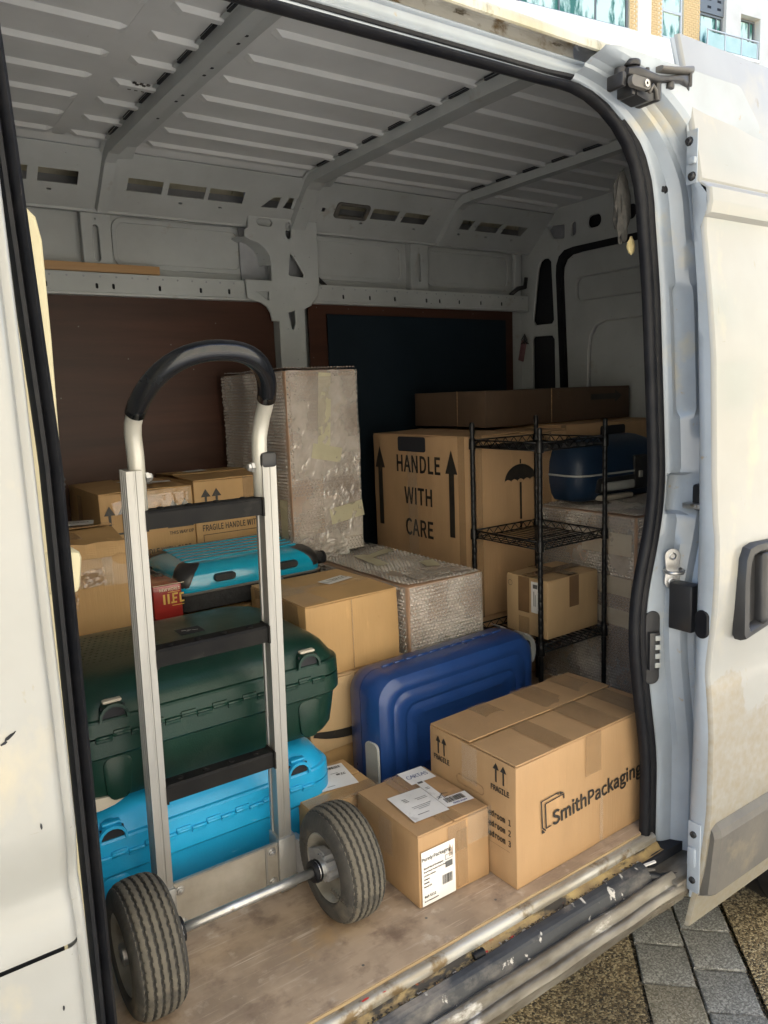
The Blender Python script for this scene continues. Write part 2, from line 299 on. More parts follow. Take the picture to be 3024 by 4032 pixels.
def sweep_x(name, prof, xs, mt, parent=None, closed=False, smooth=False, fn=None):    # prof (y, z) extruded along x
    V = []; F = []; k = len(prof)
    for x in xs:
        for (y, z) in prof: V.append(fn(x, y, z) if fn else (x, y, z))
    for i in range(len(xs)-1):
        for j in range(k if closed else k-1): F.append((i*k+j, i*k+(j+1) % k, (i+1)*k+(j+1) % k, (i+1)*k+j))
    if closed: F.append(tuple(range(k))); F.append(tuple(range((len(xs)-1)*k, len(xs)*k))[::-1])
    o = me(name, V, F, mt, parent, smooth=smooth)
    if smooth: o.data.set_sharp_from_angle(angle=R(50))
    return o
def rrect(x0, y0, x1, y1, r, n=4):
    r = min(r, abs(x1-x0)/2-1e-5, abs(y1-y0)/2-1e-5); P = []
    for cx, cy, a0 in ((x1-r, y1-r, 0), (x0+r, y1-r, 90), (x0+r, y0+r, 180), (x1-r, y0+r, 270)):
        for i in range(n+1):
            a = R(a0+90*i/n); P.append((cx+r*math.cos(a), cy+r*math.sin(a)))
    return P
def loft(name, rings, mt, parent=None, caps=(True, True), smooth=True, sharp=40):
    V = []; F = []; n = len(rings[0])
    for rg in rings: V += [tuple(p) for p in rg]
    for i in range(len(rings)-1):
        for k in range(n): F.append((i*n+k, i*n+(k+1) % n, (i+1)*n+(k+1) % n, (i+1)*n+k))
    if caps[0]: F.append(tuple(range(n))[::-1])
    if caps[1]: F.append(tuple((len(rings)-1)*n+k for k in range(n)))
    o = me(name, V, F, mt, parent, smooth=smooth)
    if smooth: o.data.set_sharp_from_angle(angle=R(sharp))
    return o
FONTS = {}
def font(nm):
    if nm not in FONTS:
        try: FONTS[nm] = bpy.data.fonts.load(bpy.utils.resource_path('LOCAL')+'/datafiles/fonts/'+nm)
        except Exception: FONTS[nm] = None
    return FONTS[nm]
CAPH = {}
def caph(nm):
    if nm not in CAPH:
        cd = bpy.data.curves.new('probe', 'FONT'); cd.body = 'H'; f_ = font(nm)
        if f_: cd.font = f_
        d = curve_mesh(cd, 'probe'); ys_ = [v.co.y for v in d.vertices]; CAPH[nm] = max(ys_)-min(ys_); bpy.data.meshes.remove(d)
    return CAPH[nm]
def curve_mesh(cd, name):
    ob = bpy.data.objects.new('tmp_shape', cd); d = bpy.data.meshes.new_from_object(ob); bpy.data.objects.remove(ob); bpy.data.curves.remove(cd); d.name = name; return d
def shape(name, loops, th, M, mt, parent=None, bev=0.):      # flat outline(s) with holes, thickness th, local XY -> M
    cd = bpy.data.curves.new(name, 'CURVE'); cd.dimensions = '2D'; cd.fill_mode = 'BOTH'; cd.extrude = th/2; cd.bevel_depth = bev; cd.bevel_resolution = 1
    for lp in loops:
        s = cd.splines.new('POLY'); s.points.add(len(lp)-1)
        for p, q in zip(s.points, lp): p.co = (q[0], q[1], 0, 1)
        s.use_cyclic_u = True
    d = curve_mesh(cd, name); d.transform(M @ Matrix.Translation((0, 0, 0))); d.materials.clear(); d.materials.append(mt)
    o = bpy.data.objects.new(name, d); return link(o, parent)
def text(name, s, size, M, mt, parent=None, bold=.0, align='CENTER', sx=1., space=1., line=1., depth=.0004, face='Noto Sans CJK Regular.woff2', fitw=None):
    cd = bpy.data.curves.new(name, 'FONT'); cd.body = s
    if font(face): cd.font = font(face)
    cd.size = .68/caph(face); cd.align_x = align; cd.align_y = 'CENTER'; cd.offset = bold; cd.extrude = depth/2/size
    cd.space_character = space; cd.space_line = line; cd.resolution_u = 3
    d = curve_mesh(cd, name); 
    if fitw: xs_ = [v.co.x for v in d.vertices]; sx = fitw/size/(max(xs_)-min(xs_))
    d.transform(M @ Matrix.Diagonal((sx*size, size, size, 1))); d.materials.clear(); d.materials.append(mt)
    o = bpy.data.objects.new(name, d); return link(o, parent)
def fm(face, wdh, u, v, lift=.0006, rot=0.):        # frame on a face of a box (0,0,0)-(w,d,h): x along u, y along v, z outwards
    w_, d_, h_ = wdh
    if face == 'front': X, Y, Z, O = (1, 0, 0), (0, 0, 1), (0, -1, 0), (0, 0, 0)
    elif face == 'left': X, Y, Z, O = (0, -1, 0), (0, 0, 1), (-1, 0, 0), (0, d_, 0)
    elif face == 'top': X, Y, Z, O = (1, 0, 0), (0, 1, 0), (0, 0, 1), (0, 0, h_)
    X, Y, Z, O = map(Vector, (X, Y, Z, O)); M = Matrix((X, Y, Z)).transposed().to_4x4(); M.translation = O+X*u+Y*v+Z*lift
    return M @ Matrix.Rotation(rot, 4, 'Z')
def decal(name, M, w_, h_, mt, parent, th=.0006, wav=0., nx=1):     # thin sheet centred on M, optionally rippled
    V = []; F = []
    for i in range(nx+1):
        for j in (0, 1):
            x = -w_/2+w_*i/nx; V.append(M @ Vector((x, (-.5+j)*h_, th+wav*mnoise.noise(Vector((x*30, j*3.3, w_*50))))))
    for i in range(nx): F.append((2*i, 2*i+2, 2*i+3, 2*i+1))
    return me(name, V, F, mt, parent)
def barcode(name, M, w_, h_, parent, n=22, mt=None):
    V = []; F = []; x = -w_/2; rr = random.Random(int(w_*1e5)+n)
    while x < w_/2-.0005:
        b = w_/n*rr.choice((.35, .6, .9)); 
        for p in ((x, -h_/2), (x+b, -h_/2), (x+b, h_/2), (x, h_/2)): V.append(M @ Vector((p[0], p[1], 0)))
        k = len(V)-4; F.append((k, k+1, k+2, k+3)); x += b+w_/n*rr.choice((.3, .5, .8))
    return me(name, V, F, mt or INK, parent)
def lines(name, M, specs, parent, mt=None):         # small print: bars (x, y, w, h)
    V = []; F = []
    for (x, y, w_, h_) in specs:
        for p in ((x, y), (x+w_, y), (x+w_, y+h_), (x, y+h_)): V.append(M @ Vector((p[0], p[1], 0)))
        k = len(V)-4; F.append((k, k+1, k+2, k+3))
    return me(name, V, F, mt or INK_GREY, parent)
def strokes(name, M, polys, r, mt, parent):         # handwriting
    V = []; F = []
    for pl in polys:
        for (a, b) in zip(pl[:-1], pl[1:]):
            a = Vector((*a, 0)); b = Vector((*b, 0)); t = (b-a).normalized(); n_ = Vector((-t.y, t.x, 0))*r; a = a-t*r; b = b+t*r; k = len(V)
            V += [M @ (a-n_), M @ (b-n_), M @ (b+n_), M @ (a+n_)]; F.append((k, k+1, k+2, k+3))
    return me(name, V, F, mt, parent)
LET = {'C': [[(.8, .9), (.4, 1), (.1, .6), (.15, .15), (.5, 0), (.85, .15)]], 'A': [[(0, 0), (.5, 1), (.85, 0)], [(.2, .4), (.75, .42)]],
       'R': [[(.1, 0), (.15, 1), (.7, .85), (.65, .55), (.15, .5), (.85, 0)]], 'T': [[(0, 1), (.9, .98)], [(.45, 1), (.5, 0)]],
       'S': [[(.8, .9), (.4, 1), (.15, .78), (.7, .4), (.6, .05), (.1, .1)]], 'L': [[(.1, 1), (.1, 0), (.8, .05)]], 'I': [[(.4, 1), (.4, 0)]],
       'B': [[(.1, 0), (.1, 1), (.65, .9), (.6, .6), (.15, .5), (.75, .35), (.65, .05), (.1, 0)]], 'O': [[(.5, 1), (.1, .6), (.25, .05), (.7, .05), (.85, .6), (.5, 1)]]}
def hand(word, size, pitch=.8):
    out = []
    for i, c in enumerate(word):
        for pl in LET[c]: out.append([((x*.75+i*pitch)*size-len(word)*pitch*size/2, (y-.5)*size) for x, y in pl])
    return out
def arrow_loop(x, y, w_, h_, head=.32, stem=.28):   # upright arrow centred on x, base y
    hh = h_*head
    return [(x-w_*stem/2, y), (x+w_*stem/2, y), (x+w_*stem/2, y+h_-hh), (x+w_/2, y+h_-hh), (x, y+h_), (x-w_/2, y+h_-hh), (x-w_*stem/2, y+h_-hh)]

# ------------------------------------------------------------------ ground and street
GZ = -.56
def struct(o): o['kind'] = 'structure'; return o
struct(me('ground', [(-80, -80, GZ-.03), (80, -80, GZ-.03), (80, 80, GZ-.03), (-80, 80, GZ-.03)], [(0, 1, 2, 3)], GRAVEL))
# strip of setts two wide, bordered by resin gravel
A0 = Vector((1.798, 1.341, 0)); adir = Vector((-.69, -.722, 0)).normalized(); bdir = Vector((-adir.y, adir.x, 0))
if bdir.x < 0: bdir = -bdir
pave = struct(me('pavement', [tuple(A0+adir*s+bdir*t+Vector((0, 0, GZ-.012))) for s, t in ((-12, -.006), (12, -.006), (12, .302), (-12, .302))], [(0, 1, 2, 3)], JOINT))
def paver_mesh(i):
    bm = bmesh.new(); bm_box(bm, (-.0715, -.0765, -.03), (.0715, .0765, 0), .005, 2)
    for v in bm.verts: v.co += Vector((random.uniform(-.003, .003), random.uniform(-.003, .003), 0))
    bmesh.ops.recalc_face_normals(bm, faces=bm.faces); d = bpy.data.meshes.new('paver'); bm.to_mesh(d); bm.free(); d.materials.append(PAVER_GREY if i in (3, 4, 5) else PAVER); return d
PM = [paver_mesh(i) for i in range(6)]
for c_ in range(2):
    for r_ in range(-12, 20):
        s = r_*.1585+(.0755 if c_ else -.012); t = .074+c_*.149
        p = A0+adir*s+bdir*t
        near = max(0, min(1, (s+.02+t)/.45))
        o = bpy.data.objects.new('paver', PM[random.randrange(3, 6) if random.random() < near else random.randrange(0, 3)]); link(o, pave)
        o.location = (p.x, p.y, GZ+random.uniform(-.003, .002)); o.rotation_euler = (random.uniform(-.01, .01), random.uniform(-.01, .01), math.atan2(bdir.y, bdir.x)+random.uniform(-.012, .012))
struct(me('road', [tuple(A0+adir*s+bdir*t+Vector((0, 0, GZ-.002))) for s, t in ((-30, .308), (30, .308), (30, 40), (-30, 40))], [(0, 1, 2, 3)], GRAVEL))
CONCRETE = aggregate('pale_concrete', (.48, .46, .42, 1), (.56, .54, .495, 1), (.62, .60, .555, 1), 60, .2)
struct(me('bounce_forecourt', [(-40, -40, GZ+.002), (40, -40, GZ+.002), (40, .45, GZ+.002), (-40, .45, GZ+.002)], [(0, 1, 2, 3)], CONCRETE))  # unseen pale paving, added to bounce sun up to the van ceiling
struct(me('path', [tuple(A0+adir*s+bdir*t+Vector((0, 0, GZ-.002))) for s, t in ((-30, -30), (30, -30), (30, -.008), (-30, -.008))], [(0, 1, 2, 3)], GRAVEL))

# ------------------------------------------------------------------ the van (x along the van towards its rear, y into it, z = 0 on the load floor)
van = empty('van', 'white panel van parked with its side door slid open and its load space full', 'van', (1.2, 1.9, GZ))
VO = Vector((-1.2, -1.9, -GZ)); VT = Matrix.Translation(VO)
def vanpart(o):
    "child of the van whose mesh was written in world coordinates"
    o.parent = van; o.matrix_parent_inverse = VT; return o
def IX(P, zs):      # piecewise-linear y(z)
    return np.interp(zs, [p[0] for p in P], [p[1] for p in P])
DOORP = [(-.187, .954), (-.135, .945), (-.03, .922), (.066, .911), (.129, .906), (.313, .906), (.40, .913), (.457, .920), (.52, .914), (.576, .908), (.66, .904), (.757, .905), (.80, .911), (.882, .916), (1.148, .926),
         (1.277, .939), (1.406, .956), (1.428, .958), (1.440, .944), (1.450, .942), (1.488, .946), (1.503, .968), (1.53, .972), (1.612, .988), (1.70, 1.004), (1.805, 1.028)]
OPEN = (.207, 1.50, -.05, 1.652)
# --- floor, underside
vanpart(box('floor_panel', (.10, 1.083, -.014), (3.06, 2.83, 0), FLOORPLY))
vanpart(box('floor_edge', (.18, 1.0805, -.0135), (1.50, 1.0828, -.001), PLYEDGE))
vanpart(box('underbody', (-1.2, 1.03, -.16), (3.3, 2.83, -.036), DARKVOID))
# --- sill: aluminium strip, channel, rubber tread, steel steps
def rag(amp, f):
    return lambda x, y, z: (x, y+amp*mnoise.noise(Vector((x*f, y*40, z*40))), z+amp*mnoise.noise(Vector((x*f+9, y*40, z*40+5))))
XS = [ -.3+i*.02 for i in range(92)]
vanpart(sweep_x('aluminium_strip', [(1.0815, -.012), (1.0795, -.007), (1.072, -.006), (1.065, -.0075), (1.061, -.012), (1.0595, -.018), (1.0585, -.026)], XS, ALUSTRIP, smooth=True, fn=rag(.0012, 9)))
vanpart(sweep_x('sill_channel', [(1.0595, -.024), (1.056, -.025), (1.051, -.029), (1.047, -.034), (1.041, -.0355), (1.036, -.035)], XS, CHANNEL, smooth=True, fn=rag(.0022, 16)))
vanpart(sweep_x('tread_strip', [(1.037, -.037), (1.0355, -.027), (1.031, -.0235), (1.021, -.0265), (1.013, -.0305), (1.008, -.035), (1.004, -.044), (1.001, -.051), (.997, -.060)], XS[:87], STEPRUB, smooth=False, fn=rag(.0016, 11)))
vanpart(sweep_x('sill', [(.999, -.058), (.993, -.053), (.987, -.050), (.980, -.0525), (.975, -.060), (.972, -.066), (.9685, -.0685), (.962, -.066), (.9575, -.0675), (.953, -.072), (.950, -.0775), (.9525, -.081), (.954, -.090), (.957, -.104), (.975, -.112), (1.05, -.14)], XS[:90], SILL, smooth=True, fn=rag(.0026, 9)))
# debris lying in the channel
bm = bmesh.new()
for i in range(520):
    x = random.uniform(.25, 1.42); y = 1.0435+random.gauss(0, .0045); r_ = random.uniform(.0008, .0026)
    bmesh.ops.create_icosphere(bm, subdivisions=1, radius=r_, matrix=Matrix.Translation((x, y, -.0345+random.uniform(0, .003))) @ Matrix.Rotation(random.random()*3, 4, 'Z') @ Matrix.Diagonal((random.uniform(.8, 2.6), 1, .6, 1)))
o = from_bm('grit', bm, GRIT, None, kind='stuff'); o['label'] = 'dark grit and crumbs lying in the sill channel'; o['category'] = 'grit'
bm = bmesh.new()
for i in range(60):
    x = random.uniform(.25, 1.42); bm_box(bm, (x, 1.040+random.gauss(0, .003), -.033), (x+random.uniform(.002, .008), 1.0425+random.gauss(0, .003), -.0315), M=Matrix.Identity(4))
vanpart(from_bm('paint_flake', bm, ALUSTRIP, None, kind='stuff'))
for (x, y, z, s) in ((.66, 1.068, -.0062, .009), (.70, 1.063, -.0080, .005), (.93, 1.046, -.0325, .014), (1.01, 1.044, -.033, .009)):
    V = [(x+s*random.uniform(.6, 1.2)*math.cos(a), y+.35*s*random.uniform(.6, 1.2)*math.sin(a), z+.0006) for a in [k*math.pi/4 for k in range(8)]]
    vanpart(me('paint_mark', V, [tuple(range(8))], REDMARK))
pl = [(.905+.0035*k, 1.044-.0005*k, -.026+.0005*k) for k in range(8)]
vanpart(tube('drain_plug', pl, [.0075 if k % 2 else .0095 for k in range(8)], RUBBER, n=10))
# --- left outer skin of the body (beside the opening) with the rounded return at its edge
def skin(name, x0, x1, z0, z1, prof, dy, mt, edge=None, nz=60, nx=3):
    zs = np.linspace(z0, z1, nz); ys = IX(prof, zs)+dy; V = []; F = []
    xs = list(np.linspace(x0, x1, nx)); ex = [0]*nx
    if edge:
        for a in (15, 35, 55, 75, 90): xs.append(x1+edge*math.sin(R(a))); ex.append(edge*(1-math.cos(R(a))))
        xs.append(xs[-1]); ex.append(edge+.03)
    k = len(xs)
    for z, y in zip(zs, ys):
        for x, e in zip(xs, ex): V.append((x, y+e, z))
    for i in range(nz-1):
        for j in range(k-1): F.append((i*k+j, i*k+j+1, (i+1)*k+j+1, (i+1)*k+j))
    o = me(name, V, F, mt, None, smooth=True); o.data.set_sharp_from_angle(angle=R(60)); return vanpart(o)
LSK = [(-.3, .99), (-.1, .955), (.06, .945), (.20, .945), (.36, .946), (.455, .948), (.475, .953), (.492, .961), (.505, .961), (.555, .946), (.58, .942), (.75, .942), (.80, .946), (1.15, .955), (1.4, .972), (1.8, 1.03)]
skin('body_side', -.9, .152, .4315, 1.70, LSK, 0, PAINT, edge=.014)
skin('front_door_skin', -.9, .152, -.16, .4255, LSK, 0, PAINT, edge=.014)
vanpart(box('shut_line', (-.9, .960, .415), (.150, .985, .442), DARKVOID))
vanpart(sweep_x('pillar_lip', [(0, 0)], [0], PAINT)) if False else None
skin('pillar_edge', .155, .174, -.16, 1.70, LSK, .020, PAINT, edge=.006, nx=2)
# nicks and scratches in the skin beside the opening
for (x, z, l_, a_) in ((.108, .715, .012, 20), (.116, .722, .020, 28), (.09, 1.05, .016, 60), (.137, .60, .008, 85), (.139, .35, .007, 80), (.06, .62, .02, 15)):
    y = float(IX(LSK, z)); V = []
    for k in range(9):
        t = 2*math.pi*k/9; V.append((x+l_*.5*math.cos(t)*math.cos(R(a_))*random.uniform(.5, 1.1)-.0012*math.sin(t), y-.0007, z+l_*.5*math.cos(t)*math.sin(R(a_))+.0016*math.sin(t)*random.uniform(.4, 1.3)))
    vanpart(me('paint_chip', V, [tuple(range(9))[::-1]], DARKVOID))
# --- body skin around the opening: jamb swept along the right side and round the top corner
SEALR = [(-.10, 1.475), (.03, 1.475), (.19, 1.475), (.30, 1.455), (.382, 1.440), (.45, 1.428), (.522, 1.423), (.583, 1.425), (.64, 1.436), (.70, 1.455), (.78, 1.478), (.871, 1.489), (.988, 1.481), (1.10, 1.472), (1.288, 1.457), (1.40, 1.441), (1.47, 1.43)]
zz = np.linspace(-.10, 1.47, 64); rx = IX(SEALR, zz)
ker = np.array([1, 2, 3, 2, 1])/9.; rx = np.convolve(np.pad(rx, 2, 'edge'), ker, 'valid')
path = [(x, z) for x, z in zip(rx, zz)]
c0 = path[-1]; rc = .19
path += [(c0[0]-.004-rc*(1-math.cos(R(a)))*1.15, c0[1]+.0+rc*math.sin(R(a))*.98) for a in (12, 24, 36, 48, 60, 72, 82, 90)]
topz = path[-1][1]; path += [(path[-1][0]-.05*k, topz-.0004*k) for k in range(1, 28)]
print('seal top z', topz, path[-1])
def nrm(i):
    a = path[max(0, i-1)]; b = path[min(len(path)-1, i+1)]; t = Vector((b[0]-a[0], b[1]-a[1])).normalized(); return Vector((t.y, -t.x))
ncol0 = len(path)-27
# rubber seal, a hollow bulb section with a lip
sp = [(0, 0), (.004, -.012), (.014, -.017), (.026, -.014), (.034, -.005), (.040, -.013), (.052, -.014), (.060, -.004), (.058, .012), (.03, .016), (.004, .010)]
V = []; F = []; k = len(sp)
for i, (x, z) in enumerate(path):
    n_ = nrm(i)
    q_ = 1-.45*min(1, max(0, (i-(ncol0-8))/8)); 
    for (a, b) in sp: V.append((x+n_.x*(.014+a*.8)*q_, 1.08+b*.85, z+n_.y*(.010+a*.8)*q_))
for i in range(len(path)-1):
    for j in range(k): F.append((i*k+j, i*k+(j+1) % k, (i+1)*k+(j+1) % k, (i+1)*k+j))
o = me('door_seal', V, F, RUBBER, None, smooth=True); o.data.set_sharp_from_angle(angle=R(55)); vanpart(o)
V = []; F = []; zl = np.linspace(-.12, 1.66, 40)
for z in zl:
    x = float(np.interp(z, [-.1, .2, .8, 1.03, 1.5, 1.66], [.2225, .2235, .2265, .228, .212, .204])); 
    for (a, b) in sp: V.append((x-a*.45, 1.058+b, z))
for i in range(len(zl)-1):
    for j in range(k): F.append((i*k+j, i*k+(j+1) % k, (i+1)*k+(j+1) % k, (i+1)*k+j))
o = me('door_seal', V, F, RUBBER, None, smooth=True); o.data.set_sharp_from_angle(angle=R(55)); vanpart(o)
# jamb: lofted strips; the section changes with height (recesses, pressings)
ncol = len(path)-27
def step(z, z0, wd=.02): return 1/(1+math.exp(-(z-z0)/wd*4))
def jsec(z):
    p = .012*(step(z, 1.38)-0)+.008*(step(z, .98)-step(z, 1.36)); q = .014*(step(z, 1.02, .012)-step(z, 1.30, .012)); rcs = .045*(step(z, .80, .006)-step(z, .885, .006)); lo = .006*(step(z, .2)-step(z, .75))
    return [(.052, 1.092), (.060, 1.078), (.064, 1.070), (.070+lo, 1.064+rcs*.2), (.078+lo, 1.060+rcs), (.096+lo+q*.4, 1.054+rcs+q), (.104+q*.4, 1.040+rcs-.008*lo), (.112, 1.030+rcs*.7-q*.5),
            (.118+p, 1.020+p*.4), (.126+p, 1.016), (.136+p, 1.013-p*.3), (.141+p, 1.000), (.150+p*.7, .992), (.165, .985), (.185, .978), (.40, .975)]
V = []; F = []; k = 16
fine = []
for i in range(ncol-1):
    for f_ in (0, .34, .67): fine.append((path[i][0]+(path[i+1][0]-path[i][0])*f_, path[i][1]+(path[i+1][1]-path[i][1])*f_, i))
for (x, z, i) in fine:
    n_ = nrm(i); s_ = min(1, max(0, (z-1.50)/.15))
    for (a, b) in jsec(z):
        a2 = a*(1-.30*s_) if a < .3 else a
        yb = b+.052*max(0, (z-1.25))*((a-.05)/.1 if a < .15 else 1)
        V.append((x+n_.x*a2, yb, min(z+n_.y*a2*.5, 1.715+.02*a2)))
for i in range(len(fine)-1):
    for j in range(k-1): F.append((i*k+j, i*k+j+1, (i+1)*k+j+1, (i+1)*k+j))
o = me('door_jamb', V, F, JAMB_SKYTINT, None, smooth=True); o.data.set_sharp_from_angle(angle=R(26)); vanpart(o)
vanpart(box('jamb_backing', (1.60, 1.10, -.14), (1.66, 1.13, 1.66), DARKVOID))
# spot welds on the jamb flange
bm = bmesh.new()
for i in range(16):
    z = .98+i*.042; bmesh.ops.create_circle(bm, cap_ends=True, radius=.0045, segments=10, matrix=Matrix.Translation((np.interp(z, zz, rx)+.131, 1.0135+.03*max(0, z-1.25)-.0015, z)) @ Matrix.Rotation(R(90), 4, 'X'))
vanpart(from_bm('spot_weld', bm, PAINT_GUTTER, None, kind='stuff'))
# body skin behind the open door, right of the jamb
V = []; F = []; zs = np.linspace(-.16, 1.70, 50); ys = IX(DOORP, zs)+.058
for z, y in zip(zs, ys): V += [(1.72, y, z), (3.35, y, z)]
for i in range(49): F.append((2*i, 2*i+1, 2*i+3, 2*i+2))
vanpart(me('body_side', V, F, PAINT, None, smooth=True))
vanpart(box('sill_end', (1.46, .957, -.104), (3.3, 1.05, -.06), SILL, bev=.004))
# --- header above the opening: lip, guide track, gutter, roof edge
HX = [-.7+i*.05 for i in range(41)]
vanpart(sweep_x('header_lip', [(1.095, 1.690), (1.084, 1.668), (1.079, 1.663), (1.072, 1.664), (1.069, 1.667), (1.068, 1.671), (1.073, 1.676), (1.077, 1.681), (1.072, 1.683), (1.070, 1.686), (1.073, 1.690), (1.079, 1.697), (1.080, 1.705), (1.077, 1.711), (1.071, 1.712), (1.069, 1.715), (1.073, 1.719), (1.085, 1.724)], HX, JAMB_SKYTINT, smooth=True))
vanpart(sweep_x('guide_track', [(1.085, 1.724), (1.088, 1.732), (1.088, 1.748), (1.07, 1.752), (1.052, 1.740)], HX[:40], ALUSTRIP, smooth=True))
vanpart(sweep_x('roof_gutter', [(1.075, 1.758), (1.058, 1.738), (1.050, 1.731), (1.046, 1.733), (1.047, 1.745), (1.051, 1.753), (1.060, 1.760), (1.085, 1.778), (1.16, 1.83), (1.30, 1.915), (1.42, 1.965), (1.6, 2.0), (2.6, 2.0), (2.85, 1.9), (2.95, 1.6), (2.96, -.16)], [-.9, 1.385], PAINT_GUTTER, smooth=True))
vanpart(sweep_x('roof_gutter', [(1.075, 1.758), (1.058, 1.738), (1.050, 1.731), (1.046, 1.733), (1.047, 1.745), (1.051, 1.753), (1.060, 1.760), (1.085, 1.778), (1.16, 1.83), (1.30, 1.915), (1.42, 1.965), (1.6, 2.0), (2.6, 2.0), (2.85, 1.9), (2.95, 1.6), (2.96, -.16)], [1.389, 3.32], PAINT_GUTTER, smooth=True))
vanpart(box('header_cap', (1.40, 1.056, 1.66), (3.3, 1.12, 1.742), JAMB_SKYTINT, bev=.006))
# --- left pillar inside, bulkhead and cream trim behind the seal
vanpart(box('bulkhead', (.115, 1.05, -.02), (.150, 2.84, 1.95), INNER))
vanpart(shape('pillar_trim', [[(.16, -.1), (.246, -.1), (.247, .80), (.252, .948), (.258, 1.19), (.259, 1.33), (.254, 1.36), (.243, 1.372), (.16, 1.40)]], .05, Matrix(((1, 0, 0, 0), (0, 0, -1, 1.225), (0, 1, 0, 0), (0, 0, 0, 1))), CREAM, bev=.004))
vanpart(box('trim_bracket', (.20, 1.19, .818), (.270, 1.26, .886), CREAM, bev=.012, M=Matrix.Translation((.235, 0, .85)) @ Matrix.Rotation(R(8), 4, 'Y') @ Matrix.Translation((-.235, 0, -.85))))
bm = bmesh.new()
for i in range(16): bmesh.ops.create_icosphere(bm, subdivisions=1, radius=random.uniform(.002, .004), matrix=Matrix.Translation((.253+random.gauss(0, .003), 1.2+random.gauss(0, .01), 1.00+random.uniform(-.03, .03))))
vanpart(from_bm('torn_padding', bm, FELT, None, kind='stuff'))
# --- far wall
RM = lambda y: Matrix(((1, 0, 0, 0), (0, 0, -1, y), (0, 1, 0, 0), (0, 0, 0, 1)))      # local (x, z) sheet facing the opening at depth y
def pill(x, z, w_, h_, n=4):
    return rrect(x-w_/2, z-h_/2, x+w_/2, z+h_/2, min(w_, h_)/2, n)
vanpart(box('wall_panel', (.12, 2.850, 1.45), (3.02, 2.858, 1.80), INNER))
vanpart(box('wall_lower_panel', (.12, 2.842, -.01), (3.02, 2.856, 1.46), INNER))
vanpart(box('wall_cavity', (.12, 2.86, 1.70), (3.02, 2.90, 1.96), VOID))
# shallow swages framing the upper panels
for x0, x1 in ((.86, 1.36), (1.66, 2.14), (2.27, 2.80)):
    lp = rrect(x0, 1.575, x1, 1.745, .04); hi = rrect(x0+.014, 1.589, x1-.014, 1.731, .03)
    vanpart(shape('panel_swage', [lp, hi], .006, RM(2.849), INNER, bev=.002))
# the rail
def rail(x0, x1, holes):
    lp = [(x0, 1.476), (x1, 1.476), (x1, 1.536), (x0, 1.536)]
    return vanpart(shape('wall_rail', [lp]+[pill(x, 1.497, .010, .019) for x in holes], .004, RM(2.778), INNER))
rail(.12, 1.44, [.607, .772, .828, .992, 1.147, 1.26]); rail(1.60, 2.86, [1.772, 1.906, 2.038, 2.214, 2.291, 2.409, 2.543, 2.678])
for x0, x1 in ((.12, 1.42), (1.61, 2.86)):
    vanpart(sweep_x('rail_flange', [(2.80, 1.462), (2.772, 1.466), (2.770, 1.474), (2.776, 1.476)], [x0, x1], INNER)); vanpart(sweep_x('rail_flange', [(2.776, 1.536), (2.774, 1.541), (2.80, 1.545), (2.85, 1.546)], [x0, x1], INNER))
vanpart(box('rail_backing', (.12, 2.80, 1.47), (2.86, 2.806, 1.54), DARKVOID))
# plywood linings and the dark board
def rc_lining(x0, x1, z1, cut_l, cut_r):
    p = [(x0, 0), (x1, 0)]
    if cut_r: p += [(x1, z1-.09)]+[(x1-.07+.07*math.cos(R(a)), z1-.07+.07*math.sin(R(a))) for a in (0, 30, 60, 90)]
    else: p += [(x1, z1)]
    p += [(x0, z1)]; return p
vanpart(shape('lining_board', [rc_lining(.12, 1.445, 1.470, 0, 1)], .009, RM(2.792), LINING))
vanpart(shape('lining_board', [rc_lining(1.605, 2.76, 1.466, 0, 0)], .009, RM(2.792), LINING))
vanpart(shape('dark_board', [[(1.687, 0), (2.700, 0), (2.700, 1.420), (1.687, 1.425)]], .008, RM(2.778), DARKBOARD))
for x, z in ((1.645, 1.452), (1.80, 1.450), (1.98, 1.448), (2.2, 1.447), (2.5, 1.447), (1.62, 1.25), (.70, 1.36), (.86, 1.25), (1.02, 1.30), (1.1, 1.21), (.62, 1.12), (1.2, 1.38)):
    vanpart(me('screw_head', [(x+.0026*math.cos(k*math.pi/4), 2.7868, z+.0026*math.sin(k*math.pi/4)) for k in range(8)], [tuple(range(8))], GREYTRIM))
# centre pillar with its holes
PIL = [(1.352, 1.800), (1.640, 1.826), (1.640, 1.52), (1.630, 1.49), (1.608, 1.47), (1.600, 1.456), (1.565, 1.440), (1.560, .0), (1.455, .0), (1.455, 1.39), (1.425, 1.392), (1.420, 1.42), (1.405, 1.445), (1.38, 1.460), (1.345, 1.468), (1.325, 1.475), (1.322, 1.539), (1.432, 1.539),
       (1.434, 1.60), (1.428, 1.635), (1.410, 1.662), (1.380, 1.682), (1.348, 1.69), (1.330, 1.70), (1.330, 1.722), (1.345, 1.735)]
hl = [pill(1.412, 1.757, .07, .032), pill(1.515, 1.735, .030, .066),
      [(1.513, 1.645), (1.520, 1.655), (1.530, 1.645), (1.578, 1.572), (1.574, 1.558), (1.510, 1.562), (1.502, 1.570)],
      [(1.492, 1.424), (1.528, 1.436), (1.528, 1.385), (1.518, 1.356), (1.505, 1.356)], [(1.350, 1.500), (1.418, 1.504), (1.418, 1.466), (1.404, 1.466), (1.39, 1.478)], pill(1.535, 1.36, .007, .007), pill(1.487, 1.36, .007, .007), pill(1.525, 1.24, .008, .01)]
vanpart(shape('wall_pillar', [PIL]+hl, .006, RM(2.755), INNER, bev=.003))
